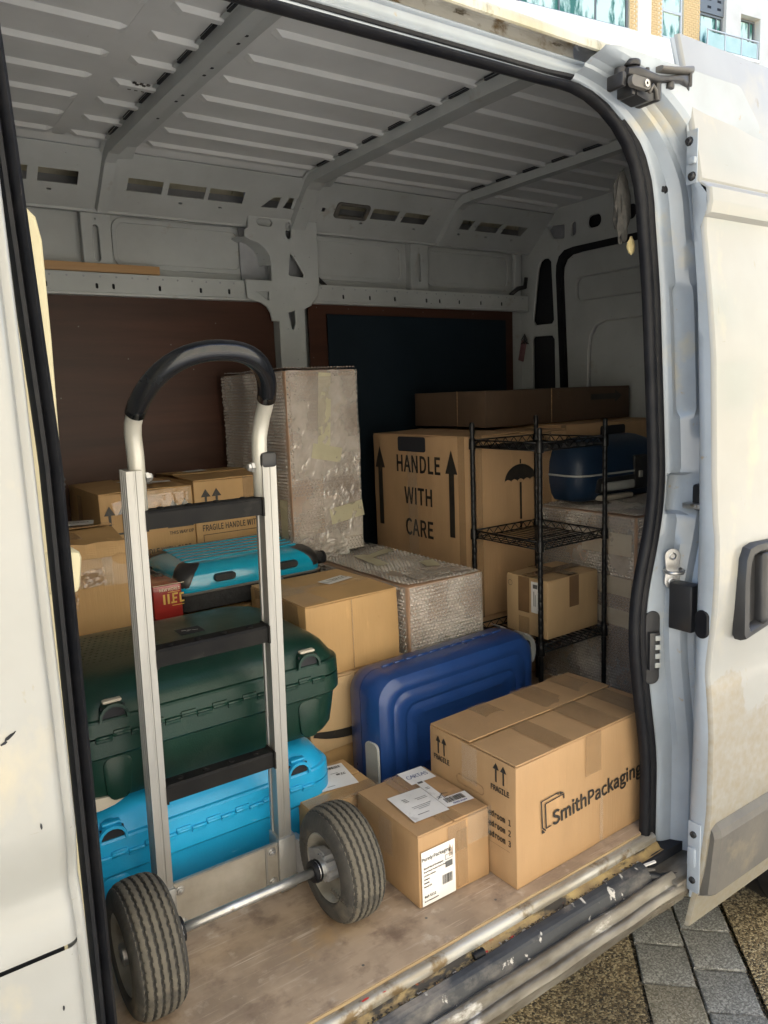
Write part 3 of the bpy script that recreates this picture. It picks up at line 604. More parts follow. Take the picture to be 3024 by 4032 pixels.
vanpart(box('pillar_web', (1.456, 2.76, 0), (1.464, 2.85, 1.80), INNER)); vanpart(box('pillar_web', (1.552, 2.76, 0), (1.560, 2.85, 1.45), INNER)); vanpart(box('pillar_web', (1.628, 2.76, 1.50), (1.636, 2.85, 1.82), INNER)); vanpart(box('pillar_cavity', (1.34, 2.83, 1.35), (1.64, 2.838, 1.82), VOID))
# rounded web under the gusset of the pillar
arc = [(1.432, 1.60), (1.428, 1.635), (1.410, 1.662), (1.380, 1.682), (1.348, 1.69), (1.330, 1.70)]
V = []; F = []
for (x, z) in arc: V += [(x, 2.757, z), (x-.012, 2.80, z+.006), (x-.016, 2.85, z+.006)]
for i in range(len(arc)-1):
    for j in (0, 1): F.append((3*i+j, 3*i+j+1, 3*i+4+j, 3*i+3+j))
vanpart(me('pillar_gusset', V, F, INNER, None, smooth=True))
# narrow ribs below each roof bow
for x in (.795, 2.205):
    lp = [(x-.046, 1.545), (x+.046, 1.545), (x+.050, 1.765), (x-.046, 1.765)]
    vanpart(shape('wall_rib', [lp, pill(x-.001, 1.645, .026, .125), pill(x-.001, 1.725, .009, .009)], .006, RM(2.815), INNER, bev=.003))
    vanpart(box('rib_cavity', (x-.04, 2.836, 1.55), (x+.04, 2.842, 1.76), INNER)); vanpart(box('rib_web', (x-.047, 2.816, 1.545), (x-.042, 2.85, 1.765), INNER)); vanpart(box('rib_web', (x+.040, 2.816, 1.545), (x+.045, 2.85, 1.765), INNER))
# cove with its row of windows-like openings: plane from (y 2.78, z 1.75) to (y 2.62, z 1.90)
cu = Vector((1, 0, 0)); cv = Vector((0, -.16, .15)); cL = cv.length; cv.normalize(); cn = cu.cross(cv)
CM = Matrix((cu, cv, cn)).transposed().to_4x4(); CM.translation = (0, 2.78, 1.75)
def chole(x0, x1, t0=.385, t1=.605, sk=0.): return [(x0+sk, t0*cL), (x1+sk, t0*cL), (x1, t1*cL), (x0, t1*cL)]
holes = [chole(.44, .568), chole(.60, .722), chole(.873, 1.003), chole(1.024, 1.158), chole(1.173, 1.308), chole(1.72, 1.845), chole(1.88, 2.01), chole(2.045, 2.175, sk=-.01), chole(2.31, 2.43, sk=-.01), chole(2.468, 2.60, sk=-.012), chole(2.63, 2.765, sk=-.014)]
holes += [[(1.385, .37*cL), (1.452, .38*cL), (1.455, .60*cL), (1.425, .58*cL)], [(1.475, .40*cL), (1.55, .38*cL), (1.57, .47*cL), (1.53, .62*cL), (1.49, .60*cL)], chole(1.605, 1.66, .42, .50)]
holes += [chole(x, x+.014, .255, .285) for x in (.63, 1.07, 1.22, 1.84, 2.115, 2.37, 2.535, 2.70)] + [pill(x, .49*cL, .008, .008) for x in (1.70, 1.865, 2.03, 2.45, 2.615)]
o = shape('cove_panel', [[(.12, 0), (3.04, 0), (3.04, cL), (.12, cL)]]+holes, .004, CM, INNER); vanpart(o)
vanpart(sweep_x('cove_lip', [(2.85, 1.772), (2.800, 1.768), (2.785, 1.760), (2.782, 1.748), (2.786, 1.742), (2.80, 1.742), (2.85, 1.752)], [.12, 3.04], INNER, smooth=True))
for x0, x1 in ((1.72, 1.845),):
    lp = rrect(x0-.014, .345*cL, x1+.014, .645*cL, .012); lh = rrect(x0, .385*cL, x1, .605*cL, .006)
    vanpart(shape('hole_grommet', [lp, lh], .008, CM @ Matrix.Translation((0, 0, .003)), GREYTRIM, bev=.002))
# ridges of pressed metal around the small openings
# --- roof: ribbed panels between the bows
def roof_panel(x0, x1, taper0, taper1):
    prof = [(1.10, 1.80), (1.16, 1.87), (1.24, 1.905)]; y = 1.38
    ribs = []
    while y < 2.60: ribs.append(y); y += .148
    ys = [1.10, 1.16, 1.24]; zs_ = [1.70, 1.785, 1.872]; dp = [0, 0, 0]
    for y in ribs: ys += [y-.018, y-.009, y+.009, y+.018]; zs_ += [1.923]*4; dp += [0, 1, 1, 0]
    ys += [2.60, 2.64]; zs_ += [1.918, 1.90]; dp += [0, 0]
    xs = [x0]+([x0+taper0, x0+taper0+.02] if taper0 else [])+([x1-taper1-.02, x1-taper1] if taper1 else [])+[x1]
    am = [1.0 if not taper0 else 0]+([0, 1] if taper0 else [])+([1, 0] if taper1 else [])+[1.0 if not taper1 else 0]
    V = []; F = []; k = len(ys)
    for x, a in zip(xs, am):
        for y, z, d_ in zip(ys, zs_, dp): V.append((x, y, z-.011*d_*a+.004*mnoise.noise(Vector((x*2, y*2, 0)))))
    for i in range(len(xs)-1):
        for j in range(k-1): F.append((i*k+j, i*k+j+1, (i+1)*k+j+1, (i+1)*k+j))
    return vanpart(me('roof_panel', V, F, ROOFIN))
roof_panel(.12, .63, 0, .005); roof_panel(.665, .80, .008, 0); roof_panel(.875, 1.53, .035, .0); roof_panel(1.60, 2.29, .035, 0); roof_panel(2.34, 3.08, .035, .25)
vanpart(me('roof_flat', [(.60, 2.595, 1.9185), (.70, 2.595, 1.9185), (.70, 2.65, 1.8945), (.60, 2.65, 1.8945)], [(0, 1, 2, 3)], ROOFIN)); vanpart(box('roof_flat', (.625, 1.37, 1.922), (.67, 2.62, 1.926), ROOFIN)); vanpart(box('roof_flat', (.79, 1.37, 1.924), (.89, 2.62, 1.928), ROOFIN)); vanpart(box('roof_flat', (1.52, 1.37, 1.924), (1.62, 2.62, 1.928), ROOFIN)); vanpart(box('roof_flat', (2.27, 1.37, 1.924), (2.36, 2.62, 1.928), ROOFIN))
def bow(x0, wd, wf, holes):
    # hat-section bow: leading flange, web, bottom, trailing flange pierced with holes; bends down along the cove at the far end
    ctr = [(1.08, 1.68, 0), (1.16, 1.765, 0), (1.25, 1.850, 0), (1.34, 1.890, 0), (1.7, 1.897, 0), (2.2, 1.897, 0), (2.58, 1.893, 0), (2.63, 1.872, 0), (2.70, 1.806, 0), (2.765, 1.745, 0)]
    sec = [(-.012, .020), (0, .018), (.003, -.014), (wd, -.014), (wd+.006, .012), (wd+wf, .015)]
    V = []; F = []; k = len(sec)
    for (y, z, _) in ctr:
        for (a, b) in sec: V.append((x0+a, y+(b*.6 if y > 2.6 else 0), z+b*(.7 if y > 2.6 else 1)))
    for i in range(len(ctr)-1):
        for j in range(k-1): F.append((i*k+j, i*k+j+1, (i+1)*k+j+1, (i+1)*k+j))
    b_ = vanpart(me('roof_bow', V, F, INNER))
    for (y, w_, l_) in holes:
        x = x0+wd+wf*.5
        lp = rrect(x-w_/2, y-l_/2, x+w_/2, y+l_/2, .004 if w_ < .02 else w_*.4)
        h_ = vanpart(me('bow_hole', [(p[0], p[1], 1.9092) for p in lp], [tuple(range(len(lp)))[::-1]], DARKVOID))
    return b_
bow(.787, .038, .058, [(y, .014, .012) for y in (1.60, 1.70, 1.745, 1.90, 1.95, 2.10, 2.15, 2.30, 2.36, 2.42, 2.50, 2.56)])
bow(1.526, .062, .058, [(1.63, .024, .05), (1.84, .024, .05), (2.12, .024, .05), (2.5, .022, .04)]+[(y, .008, .008) for y in (1.72, 1.78, 1.95, 2.03, 2.22, 2.3, 2.4, 2.56)])
bow(2.270, .045, .050, [(y, .008, .008) for y in (1.75, 1.9, 2.05, 2.12, 2.25, 2.32, 2.44, 2.5, 2.56)])
bm = bmesh.new()
for x0 in (.772, 1.511, 2.255):          # dark gaps where the ribs meet each bow
    y = 1.38
    while y < 2.5: bm_box(bm, (x0+.004, y+.018, 1.9125), (x0+.012, y+.098, 1.9215)); y += .148
vanpart(from_bm('bow_gap', bm, DARKVOID, None, kind='stuff'))
bm = bmesh.new(); 
for i in range(5):
    for j in range(5):
        if (i+j) % 2 == 0: bm_box(bm, (.722+i*.009, 2.09+j*.011, 1.914), (.730+i*.009, 2.1+j*.011, 1.9165))
vanpart(from_bm('stamped_mark', bm, INK, None, kind='stuff'))
# --- rear end: corner post, header, door ring seal, rear door inner skin
QM = Matrix(((0, 0, -1, 2.885), (-1, 0, 0, 0), (0, 1, 0, 0), (0, 0, 0, 1)))      # local (-y, z) sheet facing -x at the rear
def yz(pts): return [(-y*.9416, 1.1+(z-1.1)*.9416) for y, z in pts]
ringo = [(3.04, -.09), (3.04, 2.03), (1.12, 2.03), (1.12, -.09)]
dooro = [(2.70, -.07), (2.755, 1.25), (2.775, 1.65), (2.772, 1.70), (2.755, 1.74), (2.72, 1.765), (2.66, 1.772), (1.24, 1.772), (1.20, 1.74), (1.16, -.07)]
hl = [[(2.845, 1.907), (2.72, 1.893), (2.714, 1.885), (2.714, 1.826), (2.722, 1.818), (2.78, 1.826), (2.80, 1.832)], rrect(2.640, 1.822, 2.680, 1.895, .018), rrect(2.487, 1.836, 2.576, 1.902, .03), rrect(2.29, 1.832, 2.40, 1.908, .03), rrect(2.0, 1.832, 2.2, 1.908, .03),
      [(2.90, 1.70), (2.885, 1.735), (2.86, 1.748), (2.825, 1.746), (2.803, 1.725), (2.785, 1.43), (2.80, 1.41), (2.92, 1.412), (2.938, 1.44)], [(2.935, .9), (2.95, 1.34), (2.93, 1.362), (2.80, 1.358), (2.782, 1.335), (2.775, .9)],
      rrect(2.862, 1.386, 2.876, 1.396, .002)]
vanpart(shape('rear_frame', [yz(ringo), yz(dooro)]+[yz(h) for h in hl], .006, QM, INNER, bev=.004))
vanpart(box('rear_cavity', (2.97, 1.05, -.05), (2.98, 2.95, 1.98), DARKVOID)); vanpart(box('cavity_back', (2.915, 2.45, 1.76), (2.92, 2.72, 1.87), VOID))
inn = [(2.665, -.07), (2.718, 1.25), (2.738, 1.64), (2.734, 1.685), (2.715, 1.718), (2.68, 1.735), (2.62, 1.739), (1.27, 1.739), (1.235, 1.70), (1.20, -.07)]
vanpart(shape('rear_door_seal', [yz(dooro), yz(inn)], .03, QM @ Matrix.Translation((0, 0, -.012)), RUBBER, bev=.004))
rec1 = rrect(1.60, 1.505, 2.672, 1.630, .035); rec2 = [(2.60, .1), (2.595, 1.25), (2.585, 1.33), (2.55, 1.385), (2.49, 1.405), (1.60, 1.405), (1.60, .1)]
vanpart(shape('rear_door', [yz([(2.70, -.02), (2.76, 1.3), (2.75, 1.76), (1.2, 1.76), (1.2, -.02)]), yz(rec1), yz(rec2)], .012, QM @ Matrix.Translation((0, 0, -.03)), INNER, bev=.006))
vanpart(box('rear_door_panel', (2.928, 1.1, -.02), (2.932, 2.58, 1.73), INNER))
vanpart(shape('corner_swage', [[(2.79, 1.50), (2.83, 1.50), (2.835, 1.752), (2.74, 1.764), (2.74, 1.754), (2.79, 1.745), (2.80, 1.72)]], .012, RM(2.81), INNER, bev=.004))
vanpart(tube('side_latch', [(2.76, 2.80, 1.545), (2.80, 2.79, 1.575), (2.845, 2.785, 1.585), (2.850, 2.78, 1.63)], [.010, .012, .012, .010], PLASTIC_BLK, n=8))
o = vanpart(box('strap_brace', (1.66, 2.80, 1.537), (1.72, 2.812, 1.549), PLASTIC_BLK, M=Matrix.Translation((1.66, 2.8, 1.58)) @ Matrix.Rotation(R(38), 4, 'Y') @ Matrix.Translation((-1.66, -2.8, -1.545))))
# spot welds, scuffs and screws
def dots(name, pts, r, n, mt):
    V = []; F = []
    n = Vector(n).normalized(); u = n.orthogonal().normalized(); v = n.cross(u)
    for p in pts:
        p = Vector(p); o_ = len(V)
        for k in range(7): a = 2*math.pi*k/7; V.append(p+u*r*math.cos(a)+v*r*math.sin(a))
        V.append(p+n*r*.3)
        for k in range(7): F.append((o_+k, o_+(k+1) % 7, o_+7))
    o = me(name, V, F, mt, None, smooth=True, kind='stuff'); return vanpart(o)
dots('spot_weld', [(x, 2.7745, 1.528) for x in np.arange(.18, 2.84, .055)], .0038, (0, -1, 0), VOID)
dots('spot_weld', [(x, 2.7835, 1.757) for x in np.arange(.18, 2.84, .048)], .0036, (0, -1, 0), VOID)
dots('spot_weld', [(1.47, 2.7505, z) for z in np.arange(.6, 1.36, .045)]+[(1.552, 2.7505, z) for z in np.arange(.6, 1.40, .045)]+[(1.625, 2.7505, z) for z in np.arange(1.52, 1.80, .04)], .0036, (0, -1, 0), VOID)
for x0 in (.781, 1.520, 2.264): dots('spot_weld', [(x0, y, 1.9155) for y in np.arange(1.42, 2.58, .05)], .0034, (0, 0, -1), VOID)
dots('floor_screw', [(x, y, .0005) for x, y in ((.70, 1.135), (1.035, 1.118), (.88, 1.165), (.47, 1.13))], .0032, (0, 0, 1), GREYTRIM)
# insulation felt and foam showing behind the opening's top corner and along the rear edge of the opening
def scrap(name, c, sz, mt, n=14, lab=None):
    bm = bmesh.new()
    bmesh.ops.create_icosphere(bm, subdivisions=3, radius=1, matrix=Matrix.Identity(4))
    for v in bm.verts: v.co = Vector(c)+Vector((v.co.x*sz[0], v.co.y*sz[1], v.co.z*sz[2]))*(1+.5*mnoise.noise(v.co*2.2+Vector(c)*9))
    return vanpart(from_bm(name, bm, mt, None, smooth=True))
scrap('felt_patch', (1.452, 1.125, 1.48), (.022, .012, .075), FELT); scrap('foam_edge', (1.470, 1.115, 1.395), (.010, .006, .018), FOAM)
for z in (): scrap('foam_edge', (1.497+random.uniform(-.003, .003), 1.105, z), (.007, .008, random.uniform(.012, .03)), FOAM)
# --- the sliding door, pushed back along the outside of the van
def door_paint():
    M = PAINT.copy(); M.name = 'door_paint'; T = M.node_tree; N = T.nodes; Lk = T.links.new; b = N['Principled BSDF']
    src = b.inputs['Base Color'].links[0].from_socket
    tc = N.new('ShaderNodeTexCoord'); sx = N.new('ShaderNodeSeparateXYZ'); Lk(tc.outputs['Object'], sx.inputs[0])
    n = N.new('ShaderNodeTexNoise'); n.inputs['Scale'].default_value = 3.4; n.inputs['Detail'].default_value = 9; n.inputs['Roughness'].default_value = .62; Lk(tc.outputs['Object'], n.inputs['Vector'])
    a = N.new('ShaderNodeMath'); a.operation = 'MULTIPLY_ADD'; a.inputs[1].default_value = -.85; a.inputs[2].default_value = .86; Lk(sx.outputs[2], a.inputs[0])
    s = N.new('ShaderNodeMath'); s.operation = 'ADD'; Lk(a.outputs[0], s.inputs[0]); Lk(n.outputs[0], s.inputs[1])
    r = N.new('ShaderNodeMapRange'); r.inputs[1].default_value = 1.0; r.inputs[2].default_value = 1.03; Lk(s.outputs[0], r.inputs[0])
    n2 = N.new('ShaderNodeTexNoise'); n2.inputs['Scale'].default_value = 60; n2.inputs['Detail'].default_value = 5; Lk(tc.outputs['Object'], n2.inputs['Vector'])
    r2 = N.new('ShaderNodeMapRange'); r2.inputs[1].default_value = .3; r2.inputs[2].default_value = .7; r2.inputs[3].default_value = .35; r2.inputs[4].default_value = .95; Lk(n2.outputs[0], r2.inputs[0])
    mu = N.new('ShaderNodeMath'); mu.operation = 'MULTIPLY'; Lk(r.outputs[0], mu.inputs[0]); Lk(r2.outputs[0], mu.inputs[1])
    x = N.new('ShaderNodeMix'); x.data_type = 'RGBA'; Lk(mu.outputs[0], x.inputs[0]); Lk(src, x.inputs[6]); x.inputs[7].default_value = (.235, .20, .14, 1); Lk(x.outputs[2], b.inputs['Base Color'])
    return M
DOORPAINT = door_paint()
dz = np.array(sorted(set(list(np.linspace(-.187, 1.805, 70))+[1.432, 1.438, 1.464, 1.498, 1.502, 1.506, 1.510])))
dy = IX(DOORP, dz)+np.where((dz > 1.499) & (dz < 1.508), .003, 0)
DI = [(-.20, .962), (-.10, .952), (-.05, .957), (.10, .961), (.257, .958), (.518, .956), (.767, .956), (.99, .961), (1.276, .974), (1.617, 1.006), (1.80, 1.05)]
V = []; F = []; XD = [1.500, 1.5015, 1.506, 1.53, 1.8, 2.2, 2.78]; EO = [.010, .004, .0, 0, 0, 0, 0]; k = len(XD)
for z, y in zip(dz, dy):
    for x, e in zip(XD, EO): V.append((x, y+e, z))
for i in range(len(dz)-1):
    for j in range(k-1): F.append((i*k+j, i*k+j+1, (i+1)*k+j+1, (i+1)*k+j))
o = me('sliding_door', V, F, DOORPAINT, None, smooth=True); o.data.set_sharp_from_angle(angle=R(35)); sdoor = vanpart(o)
def doorsub(o): o.parent = sdoor; return o
# leading return flange (pale, facing forward) and the folded edge behind it
V = []; F = []; zs = np.linspace(-.105, 1.80, 60); k = 6
for z in zs:
    a = float(IX(DOORP, z))+.010; b = float(IX(DI, z)); b = max(b, a+.006)
    lobe = .010*math.exp(-((z-.70)/.10)**2)
    V += [(1.5002, a, z), (1.4975-.002*math.sin(z*4), a+(b-a)*.35, z), (1.4985, a+(b-a)*.75, z), (1.502, b-.004, z), (1.507, b, z), (1.60, b+.004, z)]
for i in range(59):
    for j in range(k-1): F.append((i*k+j, i*k+j+1, (i+1)*k+j+1, (i+1)*k+j))
o = me('door_flange', V, F, JAMB_SKYTINT, None, smooth=True); o.data.set_sharp_from_angle(angle=R(50)); doorsub(o)
doorsub(box('door_inner', (1.66, .988, -.08), (2.75, .995, 1.55), DARKVOID))
def bolt(name, c, r, axis, mt, add, n=10):
    Q = Vector(axis).to_track_quat('X', 'Z').to_matrix().to_4x4(); Q.translation = Vector(c)
    return add(revolve(name, [(-.004, r*1.25), (.001, r*1.25), (.0015, r), (.006, r*.92), (.0075, r*.6), (.0045, r*.5), (.004, 0.0001)], mt, None, n=n, M=Q))
for z, y in ((1.585, .988), (1.515, .980)):
    bolt('door_bolt', (1.4965, y+.006, z), .0075, (-1, 0, 0), PLASTIC_BLK, doorsub)
doorsub(box('bolt_plate', (1.496, .975, 1.50), (1.499, 1.000, 1.606), JAMB_SKYTINT, bev=.001)); doorsub(box('catch_tongue', (1.488, .976, 1.538), (1.50, .992, 1.552), JAMB_SKYTINT, bev=.003))
for z in (.06, -.055): bolt('door_bolt', (1.4965, .942, z), .0085, (-1, 0, 0), PLASTIC_BLK, doorsub)
doorsub(box('bolt_plate', (1.494, .925, -.085), (1.4985, .957, .09), JAMB_SKYTINT, bev=.002)); doorsub(box('catch_tongue', (1.488, .934, -.02), (1.498, .955, .028), JAMB_SKYTINT, bev=.004))
lp = rrect(-.013, -.030, .013, .030, .0125, 6); FM = Matrix(((0, 0, -1, 1.4975), (-1, 0, 0, .936), (0, 1, 0, .566), (0, 0, 0, 1)))
doorsub(shape('rubber_buffer', [lp], .008, FM, RUBBER, bev=.002))
# rubbing strip
RS = [(-.105, .930), (-.097, .916), (-.088, .905), (.062, .893), (.078, .897), (.090, .908), (.090, .915)]
V = []; F = []; k = len(RS)
for x, sh in ((1.512, .008), (1.530, 0), (2.7, 0)):
    for z, y in RS: V.append((x, min(y+sh, .94), z if sh == 0 else z*.96))
for i in range(2):
    for j in range(k-1): F.append((i*k+j, i*k+j+1, (i+1)*k+j+1, (i+1)*k+j))
F.append(tuple(range(k)))
doorsub(me('rubbing_strip', V, F, GREYTRIM))
# recessed handle
def hframe(x, z): 
    return (x, float(IX(DOORP, z)), z)
HM = Matrix(((1, 0, 0, 1.672), (0, .02, -1, .9035), (0, 1, .02, .632), (0, 0, 0, 1)))
def hl_out(s): return [(-.098*s, -.100*s), (-.090*s, -.112*s), (.02, -.095*s), (.098*s, -.070*s), (.100*s, .085*s), (.09*s, .100*s), (-.05*s, .104*s), (-.078*s, .098*s), (-.092*s, .075*s), (-.098*s, .02)]
rings = []
for s, h in ((1.0, -.008), (1.0, .006), (.96, .018), (.83, .021), (.77, .015), (.73, .0035), (.0001, .003)):
    rings.append([HM @ Vector((p[0]*s if s < 1 else p[0], p[1]*s if s < 1 else p[1], h)) for p in hl_out(1)])
hb = loft('door_handle', rings, PLASTIC_BLK, None, caps=(False, True)); doorsub(hb)
doorsub(loft('handle_grip', [[HM @ Vector((x_, y_, h)) for x_, y_ in rrect(-.030+i_, -.085+i_, .018-i_, .080-i_, .012)] for i_, h in ((0, .001), (0, .018), (.004, .024), (.010, .026))], PLASTIC_BLK, None))
# --- roller arms at the top and bottom of the door
DK = mat('dark_cast_metal', (.035, .034, .036, 1), (.06, .058, .058, 1), rough=.45, metal=.5, scale=20, bump=.1, spots=[((.12, .11, .09, 1), 26, .64, .74)])
arm = vanpart(loft('roller_arm', [[Vector((x, y0+(y1-y0)*a, z0+(z1-z0)*b)) for a, b in rrect(0, 0, 1, 1, .3, 3)] for x, y0, y1, z0, z1 in
      ((1.300, .995, 1.030, 1.676, 1.692), (1.32, .988, 1.030, 1.672, 1.698), (1.345, .985, 1.026, 1.674, 1.694), (1.385, .985, 1.020, 1.676, 1.690), (1.42, .985, 1.016, 1.684, 1.696), (1.46, .985, 1.016, 1.690, 1.706), (1.485, .990, 1.022, 1.686, 1.714), (1.500, .998, 1.026, 1.668, 1.716))], DK, None))
def armsub(o): o.parent = arm; o.matrix_parent_inverse = Matrix.Identity(4); return o
armsub(loft('arm_plate', [[Vector((x, y0+(y1-y0)*a, z0+(z1-z0)*b)) for a, b in rrect(0, 0, 1, 1, .35, 3)] for x, y0, y1, z0, z1 in ((1.385, .980, 1.012, 1.697, 1.707), (1.42, .978, 1.010, 1.700, 1.711), (1.46, .978, 1.010, 1.706, 1.719), (1.500, .988, 1.015, 1.714, 1.731))], GREYTRIM, None))
for c, r_, h_ in (((1.322, 1.005, 1.703), .016, .010), ((1.300, 1.015, 1.686), .012, .016), ((1.36, 1.000, 1.688), .006, .026), ((1.428, .995, 1.680), .009, .012), ((1.49, .992, 1.702), .005, .026)):
    armsub(revolve('roller', [(-h_/2, .0005), (-h_/2, r_*.9), (-h_/2+.002, r_), (h_/2-.002, r_), (h_/2, r_*.9), (h_/2, .0005)], DK, None, n=16, M=Matrix.Translation(c) @ Matrix.Rotation(R(-90), 4, 'Y')))
armsub(loft('arm_bracket', [[Vector((x, y, z)) for x, z in ((1.326, 1.646), (1.36, 1.640), (1.390, 1.648), (1.394, 1.670), (1.380, 1.658), (1.35, 1.655), (1.326, 1.658))] for y in (.996, 1.035)], PLASTIC_BLK, None, smooth=False))
armsub(box('bracket_arm', (1.380, .990, 1.644), (1.398, 1.045, 1.682), DK, bev=.006)); armsub(box('bracket_arm', (1.314, .998, 1.646), (1.328, 1.035, 1.670), PLASTIC_BLK, bev=.003)); armsub(box('bracket_arm', (1.283, .996, 1.655), (1.296, 1.035, 1.682), DK, bev=.004))
armsub(loft('arm_lug', [[Vector((xx+1.328, y, zz_+1.664)) for xx, zz_ in rrect(-.036, -.011, .022, .009, .009, 4)] for y in (.982, .992)], GREYTRIM, None)); armsub(revolve('roller', [(-.003, .003), (-.003, .007), (.002, .007), (.002, .003)], GALV, None, n=12, M=Matrix.Translation((1.335, .982, 1.663)) @ Matrix.Rotation(R(90), 4, 'Z')))
armsub(tube('arm_spring', [(1.350, .986, 1.650), (1.357, .982, 1.664), (1.366, .982, 1.656), (1.374, .986, 1.642)], .0035, GREYTRIM, None, n=6))
low = vanpart(tube('lower_arm', [(1.405, 1.035, -.058), (1.43, 1.02, -.062), (1.455, 1.00, -.068), (1.50, .985, -.072), (1.56, .98, -.074)], [.014, .018, .014, .012, .012], PLASTIC_BLK, n=8))
for i in range(7):
    o = box('frayed_end', (0, 0, 0), (random.uniform(.02, .045), .006, .004), PAPER_SMUDGE if i % 2 else GREYTRIM, None, M=Matrix.Translation((1.392+random.uniform(-.012, .03), 1.028+random.uniform(-.012, .012), -.045+random.uniform(-.008, .006))) @ Matrix.Rotation(R(random.uniform(-50, 10)), 4, 'Z') @ Matrix.Rotation(R(random.uniform(-10, 25)), 4, 'Y')); o.parent = low
# --- fittings on the jamb: plug, latch recess, striker, contact block, buffers
vanpart(revolve('jamb_plug', [(-.004, .017), (.003, .017), (.006, .013), (.016, .010), (.017, .0065), (.022, .006), (.022, .0005)], RUBBER, None, n=18, M=Matrix.Translation((1.522, 1.075, 1.508)) @ Vector((-.75, -.6, 0)).to_track_quat('X', 'Z').to_matrix().to_4x4()))
sm = Vector((-.62, -.78, 0)).to_track_quat('Z', 'Y').to_matrix().to_4x4(); sm.translation = (1.568, 1.045, .672); sm = sm @ Matrix.Rotation(R(0), 4, 'Z')
zax = Vector((-.62, -.78, 0)).normalized(); xax = Vector((.78, -.62, 0)); SM = Matrix((xax, Vector((0, 0, 1)), zax)).transposed().to_4x4(); SM.translation = Vector((1.535, 1.040, .668))
st = vanpart(shape('striker_plate', [[(x*1, y) for x, y in ([(.017*math.cos(R(a)), .030+.017*math.sin(R(a))) for a in range(0, 181, 20)]+[(-.014, 0)]+[(.017*math.cos(R(a)), -.030+.017*math.sin(R(a))) for a in range(180, 361, 20)]+[(.014, 0)])]], .003, SM, GALV, bev=.001))
for yy in (.030, -.030):
    o = revolve('plate_screw', [(-.001, .010), (.003, .009), (.0045, .006), (.003, .0045), (.003, .0003)], GALV, None, n=14, M=SM @ Matrix.Translation((0, yy, 0)) @ Matrix.Rotation(R(-90), 4, 'Y')); o.parent = st
o = tube('striker_loop', [SM @ Vector(p) for p in ((.020, -.002, 0), (.020, -.002, .018), (.012, -.002, .036), (-.010, -.002, .040), (-.020, -.002, .030), (-.020, -.002, .010), (-.018, -.002, 0))], .0045, GALV, None, n=8); o.parent = st
CMx = Matrix((Vector((.9, -.43, 0)), Vector((0, 0, 1)), Vector((-.43, -.9, 0)))).transposed().to_4x4(); CMx.translation = Vector((1.500, 1.068, .478))
cb = vanpart(shape('contact_block', [rrect(-.017, -.088, .017, .088, .016, 5)], .008, CMx, PLASTIC_BLK, bev=.002))
o = box('contact_housing', (-.012, -.052, .003), (.014, .040, .016), PLASTIC_BLK, None, bev=.002, M=CMx); o.parent = cb
for i in range(4):
    o = box('contact_pad', (.001, -.045+i*.022, .014), (.015, -.033+i*.022, .019), GREYPL, None, bev=.001, M=CMx); o.parent = cb
vanpart(box('jamb_buffer', (1.516, .975, .530), (1.552, 1.035, .640), PLASTIC_BLK, bev=.004))
vanpart(box('latch_tongue', (1.575, 1.00, .805), (1.62, 1.045, .818), GALV, bev=.003)); vanpart(box('latch_body', (1.588, .985, .80), (1.66, 1.03, .862), PLASTIC_BLK, bev=.008))
o = vanpart(tube('latch_cable', [(1.60, .99, .80), (1.606, .985, .77), (1.612, .985, .72)], .004, RUBBER, None, n=6))
# --- rear wheel under the open door
RW = Matrix.Translation((2.36, 1.13, -.215)) @ Matrix.Rotation(R(90), 4, 'Z')
vw = vanpart(revolve('van_wheel', [(-.10, .20), (-.105, .24), (-.108, .29), (-.098, .325), (-.08, .338), (-.045, .342), (-.043, .335), (-.037, .335), (-.035, .343), (0, .344), (.035, .343), (.08, .338), (.10, .32), (.10, .2)], RUBBER, None, n=64, M=RW))
o = revolve('wheel_disc', [(-.02, .2), (-.03, .19), (.01, .17), (.02, .10), (-.01, .08), (-.01, .001)], RIM, None, n=32, M=RW @ Matrix.Rotation(R(180), 4, 'Z')); o.parent = vw

# ------------------------------------------------------------------ cargo: cartons
def dent_box(w_, d_, h_, amp=.002, bev=.003, cuts=5):
    bm = bmesh.new(); bmesh.ops.create_cube(bm, size=1)
    for v in bm.verts: v.co = Vector(((v.co.x+.5)*w_, (v.co.y+.5)*d_, (v.co.z+.5)*h_))
    bmesh.ops.bevel(bm, geom=list(bm.edges), offset=bev, segments=2, profile=.5, affect='EDGES')
    bmesh.ops.subdivide_edges(bm, edges=[e for e in bm.edges if e.calc_length() > .04], cuts=cuts, use_grid_fill=True)
    s = random.uniform(0, 50); c = Vector((w_/2, d_/2, h_/2))
    for v in bm.verts:
        q = v.co*6+Vector((s, s, s)); k = .35+.65*max(0, 1-2*max(abs(v.co.x/w_-.5), abs(v.co.y/d_-.5), abs(v.co.z/h_-.5))+.4)
        v.co += Vector((mnoise.noise(q), mnoise.noise(q+Vector((7, 0, 0))), mnoise.noise(q+Vector((0, 9, 0)))))*amp
    return bm
